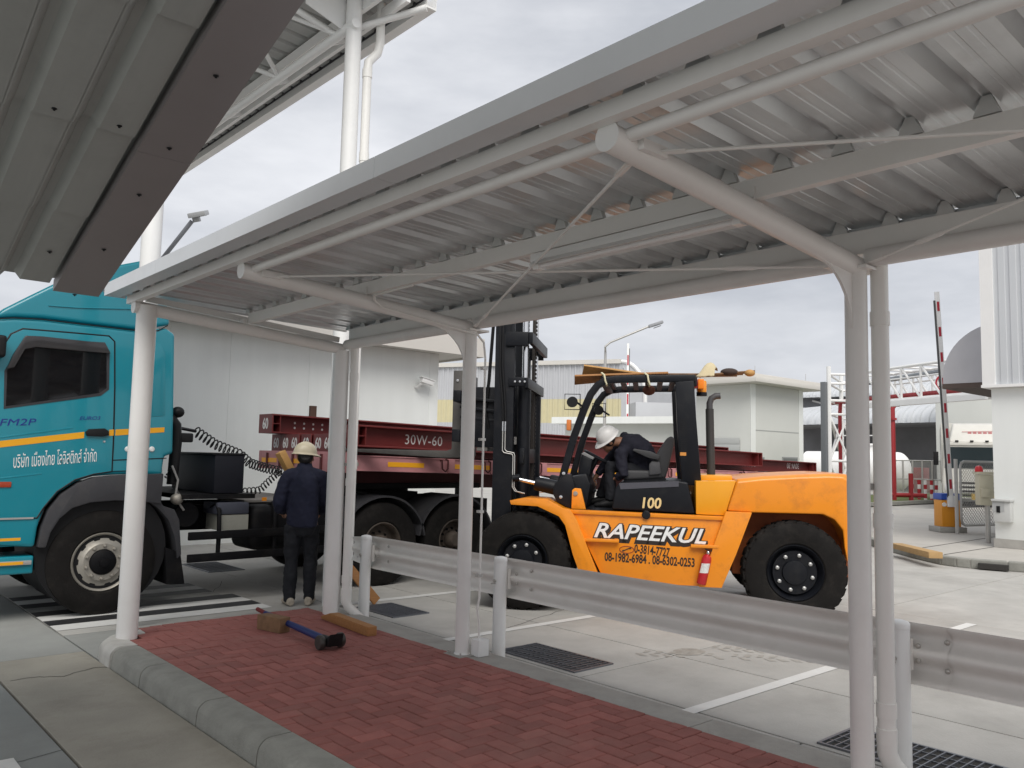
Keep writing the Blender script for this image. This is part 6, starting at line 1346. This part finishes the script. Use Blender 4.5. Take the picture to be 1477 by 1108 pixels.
bt('red_pipe', [S0-dd*.9+nn*.3+up*(zlo+.17), S0-dd*.95+nn*.3+up*(zlo-.3), S0-dd*.95+nn*.3], .075, REDP)
# grey post beside the tower
p = AT(1190, 690, 31); gp = solid('cable_post', MB().bx(p.x-.1, p.x+.1, p.y-.1, p.y+.1, 0, AT(1190, 550, 31).z), mat('dark_grey_post', (.14, .15, .16), .6), 'dark grey square post beside the lattice tower of the pipe bridge', 'post', bevel=.01)
# speed sign hung on the bridge
c = AT(1362, 553, 27.3); fwd = Vector((-_f.x, -_f.y, 0)).normalized(); xr_ = Vector((_r.x, _r.y, 0)).normalized()
sg = Thing('speed_sign', 'round white speed limit sign reading 20 with a red rim on the pipe bridge', 'sign', c)
sg.part('disc', MB().lathe([(.001, 0), (.31, 0), (.31, -.02), (.001, -.02)], c, fwd, 32), WHITE2); sg.part('rim', MB().lathe([(.24, .001), (.24, .006), (.30, .006), (.30, .001)], c, fwd, 32, closed=True), mat('sign_red', (.45, .02, .04), .5))
lettering('number', '20', .40, TXTK, sg.o, c+fwd*.004, xr_, up, sg.loc, offset=.012)
# ================================================================== GAS TANK, RED RISER, STRIPED BOLLARDS, FENCE
TD = 44
p = AT(1262, 690, TD); ce = AT(1310, 681, TD); rT = (AT(1300, 653, TD)-AT(1300, 681, TD)).z; zc = AT(1290, 680, TD).z
tk2 = Thing('storage_tank', 'white horizontal gas storage tank with rounded end beside a red riser pipe', 'tank', (ce.x, ce.y, 0))
axd = (AT(1230, 681, TD+2)-ce); axd.z = 0; axd.normalize(); cE = Vector((ce.x, ce.y, zc))+axd*.5
prof = [(rT*math.cos(a), -rT*.6*math.sin(a)) for a in [math.pi/2*(1-k/7)*.98 for k in range(8)]]+[(rT, 5.0), (.01, 5.4)]
tk2.part('shell', MB().lathe(prof, cE, axd, 32), WHITE2)
for s_ in (.8, 3.8): tk2.part('saddle', MB().box(cE+axd*s_+Vector((0, 0, -zc/2-.2)), (.5, 1.6, zc-.3), Matrix.Rotation(math.atan2(axd.y, axd.x), 3, 'Z')), mat('saddle_concrete', (.4, .4, .38), .9))
tk2.part('manhole', MB().lathe([(.45, rT-.1), (.45, rT+.35), (.55, rT+.35), (.55, rT+.45), (.001, rT+.46)], cE+axd*1.7, (0, 0, 1), 20), WHITE2); tk2.part('walkway_bar', MB().bar(cE+axd*.9+up*(rT+.9), cE+axd*3+up*(rT+.9), .08, .06), WHITE2); tk2.part('vent', MB().tube([cE+axd*1.7+up*(rT+.4), cE+axd*1.7+up*(rT+.9)], .07, 8), WHITE2)
rx = AT(1289, 690, 36); R0 = Vector((rx.x, rx.y, 0)); rp_ = Thing('fire_pipe', 'dark red vertical fire pipe with a bent top near the white tank', 'pipe', R0)
zz = AT(1289, 583, 36).z; rp_.part('riser', MB().tube([R0, R0+up*(zz-.15), R0+up*zz+xr_*.12, R0+up*(zz+.02)+xr_*.3], .11, 12), REDP); rp_.part('branch', MB().tube([R0-xr_*.5+up*.35, R0+xr_*1.3+up*.35], .1, 10), REDP); rp_.part('flange_joint', MB().tube([R0+up*3.6, R0+up*3.7], .17, 14), REDP); rp_.part('standpipe', MB().tube([R0+xr_*.75, R0+xr_*.75+up*1.3], .1, 10), REDP)
names = ['beside the chain-link fence corner', 'second from the red riser pipe', 'in front of the red cabinet', 'just past the red cabinet', 'next to the orange barrier box']
for k, px in enumerate((1316, 1326, 1335, 1344, 1351)):
    p = AT(px, 719, 37.5-.3*k); P0 = Vector((p.x, p.y, 0)); hh = 1.0
    t = Thing('striped_post', 'red and white striped post '+names[k], 'post', P0, group='striped posts by the tank')
    for j in range(5): t.part('band', MB().tube([P0+up*(j*hh/5), P0+up*((j+1)*hh/5)], .07, 12), WHITE2 if (j+k) % 2 == 0 else mat('red_band', (.42, .02, .03), .5))
p = AT(1329, 705, 40); solid('hose_cabinet', MB().bx(p.x-.5, p.x+.5, p.y-.2, p.y+.2, .35, 1.55), mat('cabinet_red', (.35, .02, .02), .4), 'red hose cabinet behind the striped posts', 'cabinet', bevel=.02)
fn = Thing('tank_fence', 'grey mesh fence around the white tank', 'fence', R0)
fa_, fb_ = AT(1262, 700, 40.5), AT(1360, 700, 38.5)
FA, FB = Vector((fa_.x, fa_.y, 0)), Vector((fb_.x, fb_.y, 0)); fd_ = FB-FA
for k in range(8): q_ = FA+fd_*k/7; fn.part('fence_post', MB().tube([q_, q_+up*1.9], .045, 8), STEELG)
for zz in (.1, 1.0, 1.88): fn.part('rail', MB().tube([FA+up*zz, FB+up*zz], .03, 6), STEELG)
b = MB()
for k in range(70): q_ = FA+fd_*k/69; b.bar(q_+up*.1, q_+up*1.88, .014, .014)
o = fn.part('mesh_wire', b, STEELG, smooth=None); o['kind'] = 'stuff'
# verge: kerb and grass strip beyond the yard
ka, kb = GR(1150, 735), GR(1420, 722); kd = (kb-ka).normalized(); kn = Vector((-kd.y, kd.x, 0))
vg = solid('verge', MB().prism([ka-kd*6, kb+kd*6, kb+kd*6+kn*4, ka-kd*6+kn*4], up*.13), mat('grass_verge', (.10, .125, .035), .95, var=.4, vscale=4, bump=.6, bscale=20), kind='structure', smooth=None)
me = MB().prism([ka-kd*6-kn*.2, kb+kd*6-kn*.2, kb+kd*6, ka-kd*6], up*.15).mesh('kerb_stone', None, .02, 2); me.materials.append(KERB); piece('kerb_stone', me, vg)

# ================================================================== CORNER BUILDING AND ITS PAVEMENT (right)
SZ = .15
k1 = [GR(1225, 778), GR(1281, 795), GR(1320, 806), GR(1358, 815), GR(1380, 818), GR(1400, 820), GR(1454, 824), GR(1500, 827.5), GR(1700, 845)]
kp = [Vector((p.x, p.y, 0)) for p in k1]; far = [Vector((40, -3, 0)), Vector((40, 10.5, 0)), Vector((26, 12.5, 0))]
sw = solid('sidewalk', MB().prism([p for p in kp+far], up*(SZ-.004)), mat('pavement_concrete', (.43, .41, .375), .85, var=.12, vscale=1.5, bump=.2, dirt=.2, dcol=(.3, .28, .25)), kind='structure', smooth=None)
for i in range(len(kp)-1):
    a, c = kp[i], kp[i+1]; L_ = (c-a).length; nseg = max(1, int(L_/1.0)); dv = (c-a).normalized(); nv = Vector((dv.y, -dv.x, 0)); nv = nv if (CPOS-a).dot(nv) > 0 else -nv
    for k in range(nseg):
        p, q_ = a+(c-a)*(k/nseg)+dv*.004, a+(c-a)*((k+1)/nseg)-dv*.004
        me = MB().prism([p+nv*.02, q_+nv*.02, q_-nv*.16, p-nv*.16], up*SZ).mesh('kerb_stone', None, .02, 2); me.materials.append(KERB); piece('kerb_stone', me, sw)
a, c = GR(1411, 816, .06), GR(1455, 819.5, .06); me = MB().bar(a, c, .12, .085).mesh('gully_slot'); me.materials.append(JOINT); piece('gully_slot', me, sw)
for (pa, pb) in (((1325, 791), (1477, 768)), ((1362, 800), (1440, 788))): 
    a, c = GR(*pa, SZ), GR(*pb, SZ); me = MB().bar(a, c, .015, .004).mesh('slab_joint'); me.materials.append(JOINT); piece('slab_joint', me, sw)
a, c = GR(1303, 790.5, .152), GR(1362, 806, .152); d = (c-a); d.z = 0; d.normalize(); n = Vector((-d.y, d.x, 0)); n = n if n.dot(_f) > 0 else -n
solid('wooden_ramp', MB().prism([a+n*.02, c+n*.02, c+up*.10+n*.02, a+up*.085+n*.02], n*.22), mat('plywood', (.42, .27, .12), .8, var=.2, vscale=8), 'wooden ramp board laid along the corner kerb', 'ramp', bevel=.006)
bc = GR(1436, 789, SZ); BX, BY = bc.x, bc.y
zl_ = PL(1436, 560, 0, BX).z
bl_ = Thing('corner_building', 'white corner building with ribbed metal upper wall and a small quarter-round awning', 'building', (BX, BY, 0))
bl_.part('lower_wall', MB().bx(BX, BX+9, BY-9, BY, SZ, zl_), BW, bevel=.01); bl_.part('plinth', MB().bx(BX-.02, BX+9.02, BY-9, BY+.02, SZ, SZ+.16), EDGE)
up_l = PL(1415, 470, 0, BX-.15); uy = up_l.y; zu = PL(1415, 556, 0, BX-.15).z
bl_.part('upper_core', MB().bx(BX-.10, BX+9.4, BY-9, uy-.06, zu, 8.2), CORR)
corr(bl_, 'ribbed_cladding', (BX-.12, BY-9), (BX-.12, uy-.22), zu, 8.2, CORR, .19, .035)
bl_.part('corner_trim', MB().bx(BX-.17, BX+.1, uy-.22, uy, zu, 8.2), WHITE2); bl_.part('drip_flashing', MB().bx(BX-.18, BX+9.4, BY-9, uy+.02, zu-.05, zu+.002), WHITE2)
# quarter-round awning on the end wall
yA = PL(1360, 540, 0, BX+.9).y; zA0 = PL(1380, 553, 0, BX+.9).z; zA1 = PL(1413, 467, 0, BX+.9).z
prof = [(uy-.05, zA0), (yA, zA0)]+[(uy+(yA-uy)*math.cos(a), zA0+.12+(zA1-zA0-.12)*math.sin(a)) for a in [k*math.pi/2/12 for k in range(13)]]+[(uy-.05, zA1)]
AWM = mat('awning_silver', (.50, .50, .52), .4, metal=.1, var=.08, vscale=2)
bl_.part('awning_end', MB().prism([(BX+.9, y, z) for y, z in prof], (.03, 0, 0)), AWM); bl_.part('awning_skin', MB().prism([(BX+.94, y, z) for y, z in prof], (4, 0, 0)), AWM, smooth=40)
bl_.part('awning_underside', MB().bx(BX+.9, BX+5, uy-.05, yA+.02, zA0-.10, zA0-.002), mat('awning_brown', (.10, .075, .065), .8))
# meter box on the wall
a, c = PL(1434, 752, 0, BX-.12), PL(1458, 724, 0, BX-.12)
mbx = Thing('meter_box', 'grey electrical box fixed low on the white corner wall', 'box', (BX-.1, (a.y+c.y)/2, a.z)); mbx.part('case', MB().bx(BX-.16, BX-.001, c.y, a.y, a.z, c.z), mat('box_grey', (.52, .53, .52), .5), bevel=.008)
mbx.part('lid', MB().bx(BX-.20, BX-.001, c.y-.02, a.y+.02, c.z+.001, c.z+.04), MATS['box_grey'], bevel=.005); mbx.part('lock', MB().bx(BX-.175, BX-.16, a.y-.12, a.y-.06, (a.z+c.z)/2-.02, (a.z+c.z)/2+.1), BLACK); mbx.part('vent', MB().bx(BX-.165, BX-.16, c.y+.1, c.y+.3, (a.z+c.z)/2, (a.z+c.z)/2+.22), mat('vent_grey', (.4, .41, .41), .6))
# ================================================================== BARRIER GATE
g0 = GR(1367, 767, SZ); G0 = Vector((g0.x, g0.y, SZ)); rot = Matrix.Rotation(math.atan2(_r.y, _r.x), 3, 'Z'); dg_ = depth_of(G0); sc = dg_/FPX
bgt = Thing('barrier_gate', 'orange and blue boom barrier with its red striped arm raised upright', 'barrier', G0)
bgt.part('base', MB().box(G0+up*.06, (.62, .5, .12), rot), EDGE, bevel=.01); bw = 27*sc
hb_ = (767-712)*sc
bgt.part('cabinet', MB().box(G0+up*(.12+(hb_-.12)*.40), (bw, .36, (hb_-.12)*.80), rot), mat('barrier_orange', (.68, .27, .015), .45, var=.08), bevel=.012); bgt.part('blue_top', MB().box(G0+up*(.12+(hb_-.12)*.905), (bw+.02, .38, (hb_-.12)*.19), rot), mat('barrier_blue', (.02, .07, .38), .4), bevel=.01)
for k in (0, 1): bgt.part('beam_sensor', MB().lathe([(.05, 0), (.045, .02), (.001, .025)], G0+up*.62+xr_*(-.16+.14*k)+fwd*.18, fwd, 14), TXTW)
a = G0+up*(hb_*.80)+fwd*.22-xr_*.02; zt_arm = vert_h = None
tip = AT(1351, 421, dg_-.1); arm = bgt.part('arm', MB().bar(a, tip, .10, .05, up=fwd), WHITE2, bevel=.006)
for k in range(8):
    f0 = .06+k*.121; p, q_ = a.lerp(tip, f0)+fwd*.027, a.lerp(tip, f0+.045)+fwd*.027; bgt.part('red_band', MB().bar(p, q_, .055, .004, up=fwd), mat('arm_red', (.42, .02, .04), .5), parent=arm)
bgt.part('arm_clamp', MB().box(a, (.16, .09, .25), rot), WHITE2, bevel=.01)
bgt.part('arm_edge', MB().bar(a-xr_*.062, tip-xr_*.062-up*.2, .02, .045, up=fwd), mat('edge_rubber', (.08, .08, .08), .7), parent=arm)
# second raised barrier arm far behind
p = AT(904, 690, 48); q0 = Vector((p.x, p.y, 0)); b2 = Thing('barrier_gate', 'distant raised barrier arm with red bands standing behind the forklift guard', 'barrier', q0)
b2.part('cabinet', MB().box(q0+up*.55, (.5, .4, 1.1), rot), MATS['barrier_orange'], bevel=.02); tz = AT(904, 493, 48).z; a2 = b2.part('arm', MB().bar(q0+up*1.0, q0+up*tz, .13, .07, up=fwd), WHITE2)
for k in range(6): zz = 1.4+k*1.15; b2.part('red_band', MB().bar(q0+up*zz+fwd*.04, q0+up*(zz+.6)+fwd*.04, .08, .02, up=fwd), MATS['arm_red'], parent=a2)
b2.part('arm_edge', MB().bar(q0+up*1.2+xr_*.09, q0+up*(tz-.3)+xr_*.09, .04, .06, up=fwd), MATS['edge_rubber'], parent=a2)
# ================================================================== CHAIN-LINK GATE, CONTROL CABINET
ga = GR(1386, 770, SZ); gb = GR(1446, 768, SZ); dgt = depth_of(ga)
cl_ = Thing('chain_link_gate', 'grey chain-link gate panel beside the orange barrier box', 'gate', ga)
GA = Vector((ga.x, ga.y, SZ)); GB = Vector((gb.x, gb.y, SZ)); gd = (GB-GA).normalized(); gl = (GB-GA).length; gz0, gz1 = .18, (768-664)*dgt/FPX
cl_.part('post', MB().tube([GA-gd*.12, GA-gd*.12+up*(gz1+.05)], .04, 10), STEELG)
cl_.part('frame', MB().tube([GA+gd*.03+up*(gz0+.15), GA+gd*.03+up*(gz1-.12), GA+gd*.07+up*(gz1-.04), GA+gd*.16+up*gz1, GA+gd*(gl+.5)+up*gz1], .028, 10), STEELG); cl_.part('frame', MB().tube([GA+gd*.03+up*(gz0+.16), GA+gd*.06+up*(gz0+.04), GA+gd*.16+up*gz0, GA+gd*(gl+.5)+up*gz0], .028, 10), STEELG)
b = MB(); S_ = .085; W_ = gl+.45; H_ = gz1-gz0; k = -int(H_/S_)
while k*S_ < W_:
    for sgn in (1, -1):
        s0_, s1_ = k*S_, k*S_+H_
        a0, a1 = max(0, s0_), min(W_, s1_)
        if a1 > a0+.02:
            h0, h1 = a0-s0_, a1-s0_
            if sgn < 0: h0, h1 = H_-h0, H_-h1
            b.tube([GA+gd*(a0+.03)+up*(gz0+h0), GA+gd*(a1+.03)+up*(gz0+h1)], .0075, 4, False)
    k += 1
o = cl_.part('wire_mesh', b, STEELG, smooth=None); o['kind'] = 'stuff'
c = AT(1422, 783, depth_of(GR(1424, 783, SZ))); C0 = Vector((c.x, c.y, SZ)); dc = depth_of(C0); sc = dc/FPX
cbx = Thing('control_cabinet', 'beige control cabinet with a red warning lamp on a post by the white corner wall', 'cabinet', C0)
cx0 = C0+xr_*.0
z0_, z1_ = AT(1424, 740, dc).z, AT(1424, 696, dc).z
cbx.part('post', MB().tube([C0+xr_*.05, C0+xr_*.05+up*z0_], .05, 10), STEELG)
BEI = mat('beige_enamel', (.50, .47, .36), .5, var=.05)
cbx.part('case', MB().box(C0+up*((z0_+z1_)/2), (21*sc, .16, z1_-z0_), rot), BEI, bevel=.01); cbx.part('hood', MB().box(C0+up*(z1_+.03), (24*sc, .20, .05), rot), BEI, bevel=.008)
cbx.part('warning_lamp', MB().lathe([(.075, 0), (.075, .06), (.05, .11), (.001, .125)], C0+up*(z1_+.055)-xr_*.10, (0, 0, 1), 16), mat('red_lamp', (.5, .015, .02), .2)); cbx.part('socket_box', MB().box(C0+up*(z0_+.24)-xr_*.04+fwd*.09, (.16, .06, .17), rot), MATS['beige_enamel'], bevel=.006)

# ================================================================== WHITE LORRY facing the gate
ld = 31.; p = AT(1402, 748, ld); lo = Thing('white_lorry', 'white lorry with a tall roof fairing parked behind the chain-link gate', 'lorry', (p.x, p.y, 0), math.atan2(_r.y, _r.x)-rad(27))
LW = 2.4; ls = ld/FPX; zz = lambda py: AT(1402, py, ld).z
x0, x1 = -.95, 1.45
LWH = mat('lorry_white', (.64, .63, .58), .4, coat=.2, var=.05, dirt=.2, dcol=(.4, .37, .3))
lo.part('cab', MB().prism([(x0, 0, .62), (x1, 0, .62), (x1, 0, zz(692)), (x1-.06, 0, zz(644)), (x1-.1, 0, zz(638)), (x0+.1, 0, zz(638)), (x0+.06, 0, zz(644)), (x0, 0, zz(692))], (0, 2.1, 0)), LWH, bevel=.06, seg=3)
lo.part('roof_fairing', MB().hexa([(x0+.25, .1, zz(638)), (x1-.1, .1, zz(638)), (x1-.1, 2.0, zz(638)), (x0+.25, 2.0, zz(638)), (x0+.4, .75, zz(610)), (x1-.1, .75, zz(610)), (x1-.1, 2.1, zz(607)), (x0+.4, 2.1, zz(607))]), LWH, bevel=.08, seg=3)
lo.part('windscreen', MB().hexa([(x0+.08, -.012, zz(676)), (x1-.08, -.012, zz(676)), (x1-.08, .02, zz(676)), (x0+.08, .02, zz(676)), (x0+.12, -.012, zz(645)), (x1-.12, -.012, zz(645)), (x1-.12, .02, zz(645)), (x0+.12, .02, zz(645))]), mat('lorry_glass', (.018, .028, .032), .08))
lo.part('sun_strip', MB().bx(x0+.05, x1-.05, -.05, .0, zz(642), zz(639)), LWH)
for k in range(3): lo.part('roof_lamp', MB().bx(x0+.45+k*.5, x0+.57+k*.5, -.03, .06, zz(637.5), zz(635)), BLACK, bevel=.01)
for k in range(4): lo.part('grille_slot', MB().bx(x0+.55, x1-.3, -.02, .01, zz(697+k*6)-.035, zz(697+k*6)+.035), BLACK, bevel=.01)
lo.part('bumper', MB().bx(x0-.02, x1+.02, -.10, .3, .45, zz(718)), LWH, bevel=.04, seg=2); lo.part('lower_grille', MB().bx(x0+.3, x1-.3, -.115, -.10, zz(731), zz(724)), BLACK); lo.part('yellow_plate', MB().bx(x0+.95, x1-.55, -.115, -.10, zz(721), zz(712)), mat('plate_yellow', (.5, .33, .06), .6))
lo.part('mirror', MB().bx(x0-.30, x0-.12, -.1, .05, zz(672), zz(652)), BLACK, bevel=.03); lo.part('mirror', MB().bx(x1+.12, x1+.30, -.1, .05, zz(672), zz(652)), BLACK, bevel=.03)
for s in (0, 1):
    xx = x0+.02 if s == 0 else x1-.02; wheel(lo, (xx, 1.2, .5), .5, .28, .28, (-1, 0, 0) if s == 0 else (1, 0, 0), style='front')
for k in range(2): lo.part('headlight', MB().bx((x0+.08 if k == 0 else x1-.42), (x0+.42 if k == 0 else x1-.08), -.115, -.09, .75, .95), MATS['lamp_lens'], bevel=.02)
lo.part('cargo_body', MB().bx(x0, x1, 2.3, 9, .9, zz(606)), LWH, bevel=.03)
PKT = mat('faded_red_print', (.55, .22, .22), .6)
for k in range(5): lo.part('fairing_print', MB().bx(x0+.9+k*.17, x0+1.02+k*.17, .40, .415, zz(627), zz(622)), PKT)
lo.part('fairing_print', MB().bar((x0+.7, .42, zz(622)), (x1-.15, .47, zz(620.5)), .01, .02), PKT)

# ================================================================== LAMPS
p = AT(871, 690, 38); S0 = Vector((p.x, p.y, 0)); zk = AT(871, 505, 38).z
sl = Thing('street_lamp', 'grey street lamp with a long bent arm above the forklift', 'street lamp', S0)
e1, e2_ = AT(880, 494, 38), AT(937, 470.5, 38)
sl.part('pole', MB().tube([S0, S0+up*3, S0+up*zk], [.09, .075, .06], 10), STEELG); sl.part('arm', MB().tube([S0+up*zk, AT(873, 500, 38), e1, e2_], .05, 10), STEELG)
sl.part('lamp_head', MB().bar(e2_-(e2_-e1).normalized()*.05, AT(956, 464.5, 38), .34, .13, up=(0, 0, 1)), mat('lamp_grey', (.30, .31, .33), .5), bevel=.03); sl.part('led_panel', MB().bar(AT(943, 471.5, 38)-up*.06, AT(953, 468, 38)-up*.06, .26, .02), mat('led_lens', (.2, .2, .22), .3))
fdp = 17.
p = AT(221, 690, fdp); F0 = Vector((p.x, p.y, 0)); fa_ = AT(232, 376, fdp); fb2 = AT(277, 319, fdp)
fl_ = Thing('flood_lamp', 'grey floodlight on an angled arm rising behind the canopy fascia', 'floodlight', F0)
DGM = mat('lamp_arm_grey', (.16, .17, .19), .5)
fl_.part('pole', MB().tube([F0, Vector((F0.x, F0.y, fa_.z-.4))], .09, 12), WHITE2); fl_.part('arm', MB().tube([Vector((F0.x, F0.y, fa_.z-.4)), fa_, fb2], .045, 10), DGM); c = AT(286, 309, fdp)
M_ = Matrix.Rotation(math.atan2(_r.y, _r.x), 3, 'Z') @ Matrix.Rotation(rad(-12), 3, 'Y') @ Matrix.Rotation(rad(20), 3, 'X')
fl_.part('head', MB().box(c, (.36, .30, .10), M_), mat('flood_grey', (.36, .37, .38), .4), bevel=.02); fl_.part('lens', MB().box(c+M_ @ Vector((0.02, -.02, -.052)), (.24, .2, .012), M_), mat('flood_lens', (.18, .19, .2), .2)); fl_.part('bracket', MB().box(c+M_ @ Vector((-.07, .02, -.10)), (.14, .12, .10), M_), MATS['flood_grey'], bevel=.01)
